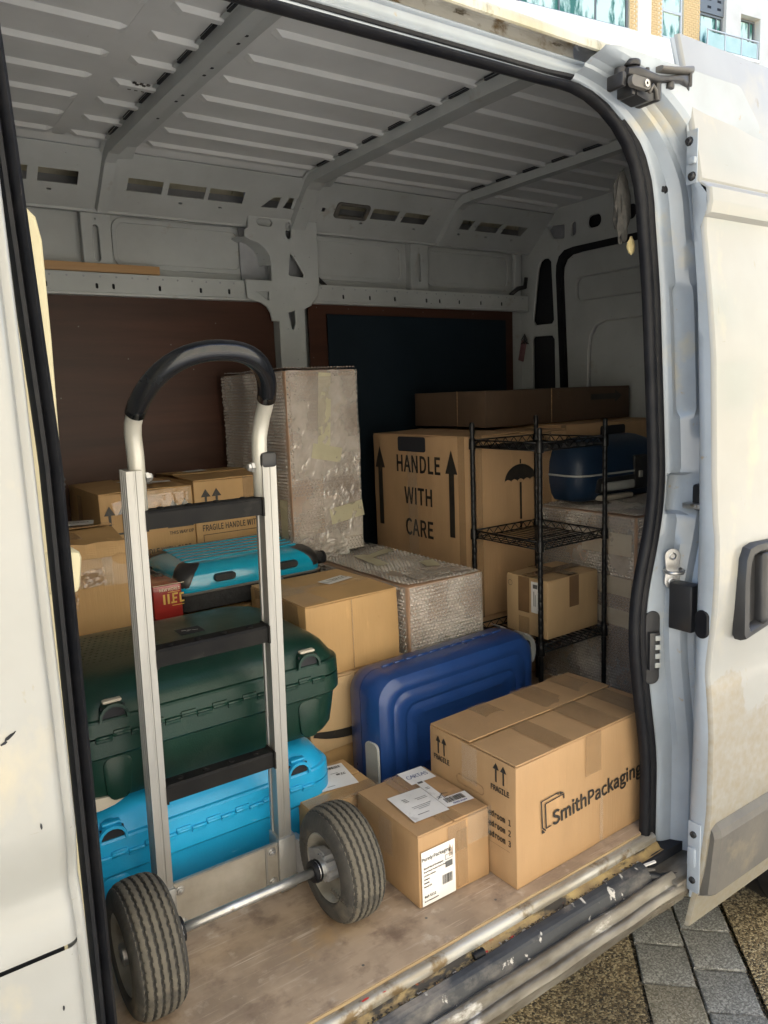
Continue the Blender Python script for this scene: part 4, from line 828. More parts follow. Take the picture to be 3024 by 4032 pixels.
def carton(name, label, x, y, z, yaw, w_, d_, h_, mt, flap='x', amp=.003, group=None, gap=.004, cat='box', lift=(0, 0)):
    "closed carton; its corner nearest the opening on the left is at x, y.  flap: direction of the seam between the two top flaps"
    root = empty(name, label, cat, (x, y, z), yaw, group); s = (w_, d_, h_)
    t = .0045
    from_bm('carton_body', dent_box(w_, d_, h_-t, amp), mt, root, smooth=True)
    if flap:
        for i in (0, 1):
            if flap == 'x': a, b = (.0015, .001 if i == 0 else d_/2+gap/2), (w_-.0015, d_/2-gap/2 if i == 0 else d_-.001)
            else: a, b = (.001 if i == 0 else w_/2+gap/2, .0015), (w_/2-gap/2 if i == 0 else w_-.001, d_-.0015)
            bm = bmesh.new(); bm_box(bm, (a[0], a[1], h_-t+.0003), (b[0], b[1], h_), .0012, 1)
            bmesh.ops.subdivide_edges(bm, edges=[e for e in bm.edges if e.calc_length() > .05], cuts=4, use_grid_fill=True)
            sd_ = random.uniform(0, 30)
            for v in bm.verts:
                q = (abs(v.co.y-d_/2)/(d_/2) if flap == 'x' else abs(v.co.x-w_/2)/(w_/2))
                v.co.z += (1-q)*lift[i]+amp*.8*mnoise.noise(v.co*5+Vector((sd_, 0, 0)))
            from_bm('flap', bm, mt, root)
    return root, s
def tape(root, s, face, u, v, w_, h_, mt=None, rot=0., lift=.0025, nx=8, name='tape', wav=.0016):
    return decal(name, fm(face, s, u, v, lift, rot), w_, h_, mt or TAPE, root, nx=nx, wav=wav)
def prnt(root, s, face, u, v, string, size, bold=.012, sx=1., align='CENTER', lift=.0026, mt=None, space=1., rot=0., line=1.):
    return text('print', string, size, fm(face, s, u, v, lift, rot), mt or INK, root, bold, align, sx, space, line)
def arrows(root, s, face, u, v, w_, h_, n=2, pitch=None, lift=.0026, head=.34, stem=.24, bar=None):
    pitch = pitch or w_*1.15; lps = [arrow_loop((i-(n-1)/2)*pitch, 0, w_, h_, head, stem) for i in range(n)]
    if bar: lps.append([(-bar/2, -.2*w_), (bar/2, -.2*w_), (bar/2, -.02*w_), (-bar/2, -.02*w_)])
    return shape('print', lps, .0004, fm(face, s, u, v, lift), INK, root)

# large printed carton at the front
A, s = carton('moving_box', 'large brown moving carton printed with a packaging logo and fragile arrows, beside the door pillar', 1.0934, 1.1106, .0005, .0194, .5118, .2904, .2925, CARD, flap='x', amp=.0025, lift=(.001, .004))
w_, d_, h_ = s
MONO = 'DejaVuSansMono.woff2'
def mono(root, s, face, u, v, string, size, sx, bold=.02, align='CENTER'): return text('print', string, size, fm(face, s, u, v, .0027), INK, root, bold, align, sx, face=MONO)
arrows(A, s, 'left', .045, .228, .018, .045, 2, .021); mono(A, s, 'left', .045, .216, 'FRAGILE', .0185, .80)
arrows(A, s, 'left', .243, .234, .019, .045, 2, .023); mono(A, s, 'left', .243, .218, 'FRAGILE', .0185, .80)
for i, t_ in enumerate(('Bedroom 1', 'Bedroom 2', 'Bedroom 3')): mono(A, s, 'left', .276, .153-.0252*i, t_, .0200, .78, .02, 'RIGHT')
lines('print', fm('left', s, .15, .082, .0026), [(i*.0028, 0, .0014, .0012) for i in range(44)], A, INK)
text('print', 'SmithPackaging', .0490, fm('front', s, .278, .139, .0026, R(2.6)), INK, A, .022, fitw=.330)
lg = [[(-.034, -.046), (-.016, -.046), (-.016, -.0425), (-.0305, -.0425), (-.0305, .0395), (.0265, .0395), (.0265, .025), (.030, .025), (.030, .043), (-.034, .043)],
      [(-.046, -.036), (-.034, -.054), (-.034, -.048), (-.0425, -.035), (-.0425, .0545), (.008, .0545), (.008, .049), (.0115, .049), (.0115, .058), (-.046, .058)], [(.015, .046), (.030, .046), (.015, .0575)], [(-.046, -.041), (-.046, -.056), (-.036, -.056)]]
shape('logo', [[(x*1.02, y*.70) for x, y in l] for l in lg], .0004, fm('front', s, .124, .146, .0024, R(2.6)), INK, A)
tape(A, s, 'top', w_*.30, d_*.5, .062, d_+.0, TAPE, wav=.001); tape(A, s, 'top', w_*.62, d_*.5, .085, d_, TAPE); tape(A, s, 'front', w_*.50, h_-.052, .058, .10, TAPE, nx=6); tape(A, s, 'left', d_*.5, h_-.05, .05, .09, TAPE_CLEAR, nx=8)
tape(A, s, 'top', w_*.88, d_*.5, .07, d_, TAPE); tape(A, s, 'front', w_*.56, h_*.2, .012, .16, TAPE_CLEAR)
bm = bmesh.new(); bm_box(bm, (.0005, .004, h_-.0095), (.0035, d_-.004, h_-.0055)); from_bm('flap_edge', bm, CARDEDGE, A)
lp = [(-.035+.012*math.cos(R(a)) if 90 <= a <= 270 else .035+.012*math.cos(R(a)), .012*math.sin(R(a))) for a in range(0, 360, 18)]; li = [(x*.95, y*.86) for x, y in lp]
shape('hand_hole', [[(x, y-.002) for x, y in lp], [(x, y-.002) for x, y in li]], .0006, fm('left', s, d_*.50, h_-.098, .002), CARDEDGE, A)

# small carton with the paper labels
B, s = carton('parcel', 'small brown parcel with CARTAS written on a paper label, standing on the van floor', .8861, 1.1936, .0005, -.0094, .1987, .2376, .1690, CARD, flap='y', amp=.002)
w_, d_, h_ = s
tape(B, s, 'top', w_*.5, d_*.5, .052, d_, TAPE); tape(B, s, 'front', w_*.53, h_*.76, .052, h_*.40, TAPE, nx=6); tape(B, s, 'front', w_*.60, h_*.45, .030, h_*.8, TAPE, nx=6); tape(B, s, 'front', w_*.86, h_*.80, .07, .07, TAPE_CLEAR, nx=8); tape(B, s, 'left', d_*.5, h_*.7, .05, h_*.5, TAPE_CLEAR, nx=6)
M = fm('top', s, .075, .098, .0034, R(-4)); lb = decal('paper_label', M, .092, .118, PAPER_SMUDGE, B, nx=4, wav=.001)
lines('print', M @ Matrix.Translation((0, 0, .0016)), [(-.025+.001*i, .030-.006*(i % 3), .012, .0022) for i in range(3)]+[(-.02, -.008, .05, .0015), (-.02, -.014, .045, .0015), (-.01, -.020, .03, .0015), (-.025, -.04, .03, .002), (.005, .02, .030, .0018), (.008, .014, .028, .0018)], B, INK_GREY)
M = fm('top', s, .1335, .120, .0042, R(-4)); decal('paper_label', M, .022, .150, PAPER_SMUDGE, B, nx=4, wav=.001)
lines('print', M @ Matrix.Translation((0, 0, .0016)), [(-.008, .045, .014, .008), (-.006, .02, .010, .002), (-.006, .014, .011, .002), (-.007, -.03, .012, .002), (-.007, -.036, .01, .002)], B, INK_GREY)
M = fm('top', s, .152, .205, .0030, R(-2)); decal('paper_label', M, .072, .064, PAPER, B, nx=4, wav=.0008)
strokes('handwriting', M @ Matrix.Translation((0, -.002, .0016)) @ Matrix.Rotation(R(-4), 4, 'Z'), hand('CARTAS', .0150, .66), .0007, INK_BLUE, B)
M = fm('top', s, .158, .060, .0044, R(-6)); decal('paper_label', M, .070, .040, PAPER, B, nx=4, wav=.001); barcode('barcode', M @ Matrix.Translation((-.004, .004, .0018)), .050, .021, B, 26); text('print', 'A0001 17004', .007, M @ Matrix.Translation((0, -.013, .0018)), INK_BLUE, B, .01)
strokes('handwriting', fm('top', s, .140, .086, .0062), [[(-.018, -.004), (.004, .012), (.016, .006)], [(.0, .010), (-.002, -.006), (.010, -.003)]], .0008, INK, B)
M = fm('front', s, .051, .068, .0030); decal('paper_label', M, .092, .126, PAPER, B)
M2 = M @ Matrix.Translation((0, 0, .0012))
text('print', 'Purely Packaging', .0115, M2 @ Matrix.Translation((-.006, .046, 0)), INK, B, .012, sx=.92)
for i, (t_, sz) in enumerate((('Board Back Envelopes', .0056), ('Board Back Pocket Peel & Seal', .0046), ('C5 229 x 162mm', .0046), ('120gsm', .0046), ('Manilla', .0046), ('Boxed 125', .0046))): text('print', t_, sz, M2 @ Matrix.Translation((-.041, .024-.0085*i, 0)), INK, B, .012, 'LEFT')
text('print', 'Ref: 5112', .0080, M2 @ Matrix.Translation((-.041, -.042, 0)), INK, B, .014, 'LEFT'); text('print', 'BC NO 5060365600004', .0040, M2 @ Matrix.Translation((-.041, -.053, 0)), INK, B, .01, 'LEFT')
barcode('barcode', M2 @ Matrix.Translation((.024, -.022, 0)), .029, .022, B, 20); lines('print', M2, [(.018, .022, .020, .0012), (.018, .022, .0012, .012), (.037, .022, .0012, .012), (.018, .033, .020, .0012), (.018, .004, .020, .014)], B, INK_GREY)

# low labelled carton squeezed behind it
E_, s = carton('parcel', 'flat brown parcel with a large white address label, wedged between the blue cases', .775, 1.462, .0005, -.03, .192, .17, .148, CARD_WARM, flap='x')
w_, d_, h_ = s
M = fm('top', s, .118, .098, .0030, R(-8)); decal('paper_label', M, .095, .115, PAPER, E_, nx=3); M2 = M @ Matrix.Translation((0, 0, .0014)); barcode('barcode', M2 @ Matrix.Translation((.02, .042, 0)), .034, .012, E_, 16)
lines('print', M2, [(-.03, .03, .03, .003), (-.03, .02, .025, .002), (.0, .012, .02, .002), (.012, .0, .010, .008), (-.03, -.045, .02, .002)], E_, INK_GREY); text('print', 'ZC', .012, M2 @ Matrix.Translation((.03, .004, 0)), INK, E_, .02)
tape(E_, s, 'top', w_*.5, .012, w_, .05, TAPE); tape(E_, s, 'front', w_*.5, h_-.02, w_, .05, TAPE_CLEAR)

# stack of three in the middle
D_, s = carton('cardboard_box', 'bottom box of the stack under the one with a curved black stripe', .915, 1.705, .0005, 0, .320, .30, .147, CARD_WARM, flap=None)
Cc, s = carton('cardboard_box', 'pale brown box with a curved black smile stripe, in the middle of its stack', .915, 1.690, .148, .01, .330, .31, .202, CARD_PALE, flap='x')
sm_ = [(-.13+.26*t, .028*(1-4*(t-.5)**2)*-1+.0) for t in [i/14 for i in range(15)]]
shape('print', [[(x, y) for x, y in sm_]+[(x*.96, y*.55+.013) for x, y in sm_[::-1]]], .0004, fm('front', s, .135, .052, .0026), INK, Cc)
tape(Cc, s, 'front', .17, .17, .055, .06, TAPE); tape(Cc, s, 'top', .165, .15, .05, .31, TAPE)
Lb, s = carton('cardboard_box', 'taped brown box with a LIBROS paper label, on top of the middle stack', .922, 1.700, .3515, .012, .300, .315, .203, CARD_WARM, flap='x', amp=.003, lift=(.003, .002))
w_, d_, h_ = s
tape(Lb, s, 'top', w_*.5, d_*.5, w_, .07, TAPE_CLEAR, nx=16, wav=.003); tape(Lb, s, 'top', w_*.12, d_*.42, .085, d_*.8, TAPE_CLEAR, nx=14, wav=.004); tape(Lb, s, 'left', d_*.5, h_-.03, d_*.8, .055, TAPE, nx=14, wav=.004); tape(Lb, s, 'front', w_*.48, h_*.5, .004, h_*.95, TAPE)
M = fm('top', s, .205, .175, .0065, R(14)); decal('paper_label', M, .098, .050, PAPER, Lb, nx=3); strokes('handwriting', M @ Matrix.Translation((0, 0, .002)), hand('LIBROS', .021, .74), .0011, INK, Lb)

# big upright cartons at the back
H0, s = carton('cardboard_box', 'plain brown box underneath the HANDLE WITH CARE box', 1.772, 2.005, .0005, 0, .46, .55, .283, CARD_GREY, flap=None)
HW, s = carton('moving_box', 'big brown box with HANDLE WITH CARE between two tall arrows, behind the wire rack', 1.752, 1.985, .2845, .0, .490, .585, .651, CARD_GREY, flap='y', amp=.003, lift=(.004, .002))
w_, d_, h_ = s
def hwc(root, s, face, L):
    for i, t_ in enumerate(('HANDLE', 'WITH', 'CARE')): prnt(root, s, face, L*.50, s[2]-.105-.122*i, t_, .090, .022, .80, space=1.03)
    for u in (.060, .815): 
        shape('print', [arrow_loop(0, 0, .066, .315, .27, .42)], .0004, fm(face, s, L*u+.012, s[2]-.365, .0028), INK, root)
    lp = rrect(-.085, -.028, .085, .028, .01); o = shape('hand_hole', [lp], .002, fm(face, s, L*.44, s[2]-.036, .0022), DARKVOID, root)
hwc(HW, s, 'left', d_)
um = [(.10*math.cos(R(a)), .078*math.sin(R(a))) for a in range(0, 181, 12)]
for i in range(5): um += [(-.10+.04*i+.02-.02*math.cos(R(b)), .013*math.sin(R(b))) for b in (30, 90, 150)]+([(-.10+.04*(i+1), 0)] if i < 4 else [])
MU = fm('front', s, .242, .475, .0028) @ Matrix.Scale(.8, 4)
shape('print', [um, [(-.004, .08), (.004, .08), (.004, .10), (-.004, .10)], [(-.006, -.005), (.006, -.005), (.007, -.175), (-.005, -.175)], [(-.005, -.185), (.007, -.185), (.007, -.215), (-.005, -.215)]], .0004, MU, INK, HW)
tape(HW, s, 'left', d_*.44, h_*.6, .06, h_*.7, TAPE_CLEAR, nx=8); tape(HW, s, 'left', d_*.93, h_*.5, .035, h_, TAPE, nx=3); tape(HW, s, 'front', .03, h_*.5, .05, h_, TAPE, nx=3); tape(HW, s, 'front', .38, h_*.5, .05, h_*.98, TAPE); tape(HW, s, 'left', d_*.6, .12, d_*.7, .07, TAPE_CLEAR, nx=10); tape(HW, s, 'top', w_*.5, d_*.5, .06, d_, TAPE)
I_, s = carton('moving_box', 'brown box with an arrow and hand hole, in the dark behind the navy suitcase', 2.262, 2.03, .0005, -.02, .60, .55, .945, CARD_GREY, flap='x')
w_, d_, h_ = s
arrows(I_, s, 'front', .055, h_-.42, .06, .33, 1, head=.25, stem=.4); lp = rrect(-.075, -.030, .075, .030, .01); shape('hand_hole', [lp], .002, fm('front', s, .30, h_-.045, .0022), DARKVOID, I_); prnt(I_, s, 'front', .30, h_-.17, 'HANDLE', .12, .02, .62)
tape(I_, s, 'front', .012, h_*.5, .03, h_, TAPE)
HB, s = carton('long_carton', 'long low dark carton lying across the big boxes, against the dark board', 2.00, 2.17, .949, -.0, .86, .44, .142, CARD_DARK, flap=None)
shape('print', [[(0, -.012), (.16, -.012), (.16, -.026), (.205, 0), (.16, .026), (.16, .012), (0, .012)]], .0004, fm('front', s, .60, .095, .0028), INK, HB)
bm = bmesh.new(); bm_box(bm, (.36, -.0035, .002), (.363, -.0005, .14)); bm_box(bm, (-.003, .16, .002), (-.0005, .162, .14)); from_bm('flap_edge', bm, CARDEDGE, HB); tape(HB, s, 'front', .40, .11, .01, .03, TAPE_CLEAR)

# cartons at the left, against the bulkhead
for (x, y, w2, d2, h2, lb_) in ((.615, 2.40, .30, .34, .398, "plain brown box under the one reading THIS WAY UP"), (.922, 2.405, .27, .33, .398, "plain brown box under the one reading FRAGILE HANDLE WITH CARE")):
    carton("cardboard_box", lb_, x, y, .0005, 0, w2, d2, h2, CARD_WARM, flap=None, group='support boxes under the fragile boxes')
P1, s = carton('moving_box', 'brown box reading THIS WAY UP and HANDLE WITH CARE, with shiny tape on its front', .607, 2.385, .400, .0, .298, .375, .424, CARD_WARM, flap='y', lift=(.006, .003), amp=.003)
w_, d_, h_ = s
arrows(P1, s, 'front', .250, .300, .034, .085, 2, .038, bar=.086); prnt(P1, s, 'front', .252, .278, 'THIS WAY UP', .0155, .016, .95); prnt(P1, s, 'front', .150, .226, 'FRAGILE HANDLE WITH CARE', .0285, .018, .70, space=1.02)
arrows(P1, s, 'front', .05, .300, .034, .085, 2, .042, bar=.086); prnt(P1, s, 'front', .05, .278, 'THIS WAY UP', .0155, .016, .95)
lines('print', fm('front', s, 0, 0, .0026), [(.02, .195, .26, .002), (.02, .08, .002, .115)], P1, INK)
tape(P1, s, 'top', w_*.5, d_*.5, .055, d_, TAPE); tape(P1, s, 'front', w_*.62, h_-.045, w_*.72, .085, TAPE_CLEAR, nx=26, wav=.004); tape(P1, s, 'front', w_*.5, h_*.46, w_*.5, .08, TAPE_CLEAR, nx=18, wav=.004); tape(P1, s, 'left', d_*.4, h_*.7, .055, h_*.5, TAPE)
M = fm('top', s, .16, .16, .009, R(10)); decal('paper_label', M, .05, .16, PAPER_SMUDGE, P1); M = fm('top', s, .235, .12, .009, R(-15)); decal('paper_label', M, .065, .05, PAPER, P1)
P2, s = carton('moving_box', 'brown box reading FRAGILE HANDLE WITH CARE, next to the tall bubble wrapped package', .912, 2.392, .400, -.006, .275, .37, .436, CARD_WARM, flap='x', lift=(.004, .008), amp=.003)
w_, d_, h_ = s
arrows(P2, s, 'front', .058, .328, .034, .078, 2, .038); prnt(P2, s, 'front', .150, .278, 'FRAGILE HANDLE WITH CARE', .0285, .018, .70, space=1.02)
lines('print', fm('front', s, 0, 0, .0026), [(.022, .252, .25, .002), (.022, .14, .002, .112)], P2, INK); lp = rrect(-.045, -.014, .045, .014, .013); shape('hand_hole', [lp], .002, fm('front', s, .145, .318, .0022), DARKVOID, P2)
tape(P2, s, 'front', w_*.72, h_-.05, .05, .1, TAPE); tape(P2, s, 'top', w_*.5, d_*.5, w_, .05, TAPE); M = fm('top', s, .10, .24, .009, R(8)); decal('paper_label', M, .08, .05, PAPER, P2)

O_, s = carton('cardboard_box', 'old crumpled taped box with a shipping label on top, beside the bulkhead', .395, 2.05, .0005, -.05, .185, .29, .735, CARD_WARM, flap='x', amp=.004, lift=(.022, .028), gap=.006)
w_, d_, h_ = s
bm = bmesh.new(); bm_box(bm, (-.004, -.004, h_-.035), (w_+.006, -.0005, h_+.004)); bmesh.ops.subdivide_edges(bm, edges=list(bm.edges), cuts=6, use_grid_fill=True)
for v in bm.verts: v.co += Vector((0, .006*mnoise.noise(v.co*30)-.010*(h_-v.co.z)/.035*.5, .006*mnoise.noise(v.co*25+Vector((4, 0, 0)))))
from_bm('folded_flap', bm, CARD_WARM, O_)
M = fm('top', s, .105, .205, .030, R(-12)); decal('paper_label', M, .085, .085, PAPER_SMUDGE, O_, nx=4, wav=.002); barcode('barcode', M @ Matrix.Translation((0, -.012, .004)), .06, .016, O_, 24); lines('print', M @ Matrix.Translation((0, 0, .004)), [(-.035, .025, .05, .004), (-.035, .017, .06, .003), (-.035, .010, .045, .003)], O_, INK_GREY)
tape(O_, s, 'front', .085, h_-.075, .12, .075, TAPE_CLEAR, nx=16, wav=.006); tape(O_, s, 'front', .03, h_-.11, .045, .12, TAPE_CLEAR, nx=10, wav=.005); tape(O_, s, 'front', .15, h_-.07, .06, .09, TAPE_CLEAR, nx=12, wav=.006); tape(O_, s, 'top', w_*.5, d_*.5, w_, .06, TAPE, lift=.028, nx=10, wav=.003); tape(O_, s, 'top', w_*.3, d_*.25, .045, d_*.5, TAPE, lift=.018)

SB, s = carton('cardboard_box', 'plain brown box hidden beneath the glossy blue suitcase', .640, 2.075, .0005, 0, .54, .285, .484, CARD_WARM, flap=None)
# red printed carton (plain print only)
M_, s = carton('gift_box', 'small red printed box with NEW WORLD lettering, standing beside the glossy blue suitcase', .640, 2.040, .486, -.03, .080, .16, .113, REDBOX, flap=None, amp=.0008)
w_, d_, h_ = s
prnt(M_, s, 'front', .046, h_-.016, 'NEW WORLD', .0115, .006, .95, mt=PALEPRINT, lift=.0014)
lines('print', fm('front', s, 0, 0, .0014), [(.040, h_-.026, .034, .0015), (.026, h_-.058, .006, .028), (.038, h_-.058, .006, .028), (.048, h_-.058, .016, .005), (.052, h_-.046, .013, .005), (.052, h_-.034, .016, .005), (.052, h_-.058, .005, .028), (.072, h_-.056, .005, .024), (.072, h_-.058, .013, .005), (.072, h_-.036, .013, .005), (.050, h_-.065, .034, .002)], M_, GOLD)
lines('print', fm('front', s, 0, 0, .0013), [(.0, h_-.0035, .088, .0015)], M_, PALEPRINT)
decal('shrink_film', fm('top', s, w_/2, d_/2, .003), w_*.9, d_*.9, TAPE_CLEAR, M_, nx=14, wav=.004)
# carton on the rack
RB, s = carton('parcel', 'small carton with crossed brown tape on the lower shelf of the wire rack', 1.795, 1.669, .278, .015, .252, .185, .196, CARD_PALE, flap='x', amp=.001)
w_, d_, h_ = s
tape(RB, s, 'top', w_*.5, d_*.5, w_, .048, TAPE_DARK, wav=.0006); tape(RB, s, 'top', w_*.5, d_*.5, .048, d_, TAPE_DARK, lift=.0032, wav=.0006); tape(RB, s, 'front', w_*.5, h_-.052, .048, .104, TAPE_DARK, nx=4, wav=.001); tape(RB, s, 'left', d_*.45, h_-.06, .05, .12, TAPE_DARK, nx=4, wav=.001); tape(RB, s, 'left', d_*.45, .03, .048, .06, TAPE, nx=4)
M = fm('left', s, .140, h_-.062, .0036); decal('paper_label', M, .045, .105, PAPER, RB); lines('print', M @ Matrix.Translation((0, 0, .001)), [(-.015, .03, .02, .014), (-.012, -.03, .003, .05), (-.005, -.03, .002, .04)], RB, INK_GREY)
shape('print', [[(.010*math.cos(R(a)), .010*math.sin(R(a))) for a in range(0, 360, 24)], [(.0088*math.cos(R(a)), .0088*math.sin(R(a))) for a in range(0, 360, 24)]], .0004, fm('left', s, .02, h_-.03, .0022), INK, RB)

# ------------------------------------------------------------------ bubble wrapped packages
def bubble_skin(name, s, faces, root, pitch=.0125, r=.0053, hgt=.0046, bulge=.006):
    w_, d_, h_ = s; V = []; F = []; sd_ = random.uniform(0, 40)
    def push(P, N): return P+N*(bulge*(.5+.9*mnoise.noise(P*7+Vector((sd_, 0, 0))))+.003)
    for face in faces:
        L, H = {'front': (w_, h_), 'left': (d_, h_), 'top': (w_, d_)}[face]
        M = fm(face, s, 0, 0, 0); N = (M.to_3x3() @ Vector((0, 0, 1)))
        # film sheet
        nx = max(3, int(L/.03)); ny = max(3, int(H/.03)); o = len(V)
        for j in range(ny+1):
            for i in range(nx+1): V.append(push(M @ Vector((L*i/nx, H*j/ny, 0)), N))
        for j in range(ny):
            for i in range(nx): F.append((o+j*(nx+1)+i, o+j*(nx+1)+i+1, o+(j+1)*(nx+1)+i+1, o+(j+1)*(nx+1)+i))
        rows = int(H/(pitch*.866))
        for j in range(rows):
            for i in range(int(L/pitch)):
                u = (i+.5+(.5 if j % 2 else 0))*pitch; v = (j+.5)*pitch*.866
                if u > L-r or v > H-r: continue
                if mnoise.noise(Vector((u*9, v*9, sd_))) > .42: continue          # burst bubbles
                P = push(M @ Vector((u, v, 0)), N); X = M.to_3x3() @ Vector((1, 0, 0)); Y = M.to_3x3() @ Vector((0, 1, 0)); o = len(V); q = random.uniform(.7, 1.1)
                for rr, hh in ((r, 0), (r*.72, hgt*.75*q)):
                    for k in range(6): a = k*math.pi/3; V.append(P+X*rr*math.cos(a)+Y*rr*math.sin(a)+N*hh)
                V.append(P+N*hgt*q)
                for k in range(6):
                    k2 = (k+1) % 6; F.append((o+k, o+k2, o+6+k2, o+6+k)); F.append((o+6+k, o+6+k2, o+12))
    return me(name, V, F, FILM, root, smooth=True, kind='stuff')
def crumple(name, M, L, H, root, amp=.006, n=26):
    V = []; F = []
    for j in range(n+1):
        for i in range(n+1):
            x = L*(i/n-.5); y = H*(j/n-.5); p = Vector((x*26+y*9, y*40-x*7, L*60)); V.append(M @ Vector((x, y, .009+amp*abs(mnoise.noise(p))*.6+amp*.55*abs(mnoise.noise(p*2.1)))))
    for j in range(n):
        for i in range(n): F.append((j*(n+1)+i, j*(n+1)+i+1, (j+1)*(n+1)+i+1, (j+1)*(n+1)+i))
    return me(name, V, F, FILM, root)
def mask(root, s, face, u, v, w_, h_, rot=0, lift=.013): return tape(root, s, face, u, v, w_, h_, TAPE_MASK, rot, lift, 8, 'masking_tape', .003)
WRAPCARD = cardboard('wrapped_cardboard', (.40, .26, .175))
def package(label, x, y, z, yaw, w_, d_, h_, faces, cat='package', **k):
    root = empty('wrapped_package', label, cat, (x, y, z), yaw); s = (w_, d_, h_)
    from_bm('carton_body', dent_box(w_, d_, h_, .002, .006), WRAPCARD, root, smooth=True); bubble_skin('bubble_wrap', s, faces, root, **k); return root, s
F_, s = package('low bubble wrapped package with masking tape on top, beside the LIBROS box', 1.283, 1.735, .0005, 0, .285, .95, .535, ('front', 'left', 'top'))
mask(F_, s, 'top', .10, .34, .19, .045, R(82)); mask(F_, s, 'top', .17, .40, .16, .04, R(20)); mask(F_, s, 'top', .21, .16, .085, .05, R(70)); crumple('loose_film', fm('top', s, .15, .06, .004), .2, .10, F_, .008)
Tt, s = package('tall bubble wrapped package with strips of masking tape on its front', 1.190, 2.24, .558, 0, .275, .49, .622, ('front', 'left', 'top'))
mask(Tt, s, 'front', .135, .49, .245, .048, R(86)); mask(Tt, s, 'front', .135, .345, .115, .05, R(-12), .016); mask(Tt, s, 'front', .205, .135, .135, .055, R(8), .016); mask(Tt, s, 'left', .455, .12, .15, .05, R(88))
crumple('loose_film', fm('front', s, .1375, .43, .004), .255, .34, Tt, .005, 30); crumple('loose_film', fm('front', s, .19, .2, .004), .15, .3, Tt, .008); crumple('loose_film', fm('front', s, .1, .03, -.004), .22, .09, Tt, .018)
G_, s = package('bubble wrapped carton with pale tape bands, under the dark navy suitcase behind the wire rack', 2.105, 1.565, .0005, 0, .50, .445, .655, ('front', 'left', 'top'))
for v, hh, rt_ in ((.60-.04, .075, 0), (.415, .062, -.02), (.305, .058, -.03)): tape(G_, s, 'left', .335, v, .21, hh, TAPE_PALE, rt_, .014, 10, 'masking_tape', .002)
crumple('loose_film', fm('left', s, .36, .60, .002), .14, .10, G_)

# crumpled glossy tape on the cartons
def glint(root, s, face, u, v, L, H, rot=0., amp=.004, n=14, lift=.0):
    o = crumple('shiny_tape', fm(face, s, u, v, lift-.003, rot), L, H, root, amp, n); o.data.materials.clear(); o.data.materials.append(GLINT); return o
glint(O_, (.185, .29, .735), 'front', .095, .648, .060, .045, .15, .003); glint(O_, (.185, .29, .735), 'front', .035, .600, .035, .03, -.4, .003)
glint(P1, (.298, .375, .424), 'front', .205, .388, .15, .040, 0, .002, 22); glint(P1, (.298, .375, .424), 'front', .06, .378, .04, .04, .2, .003)
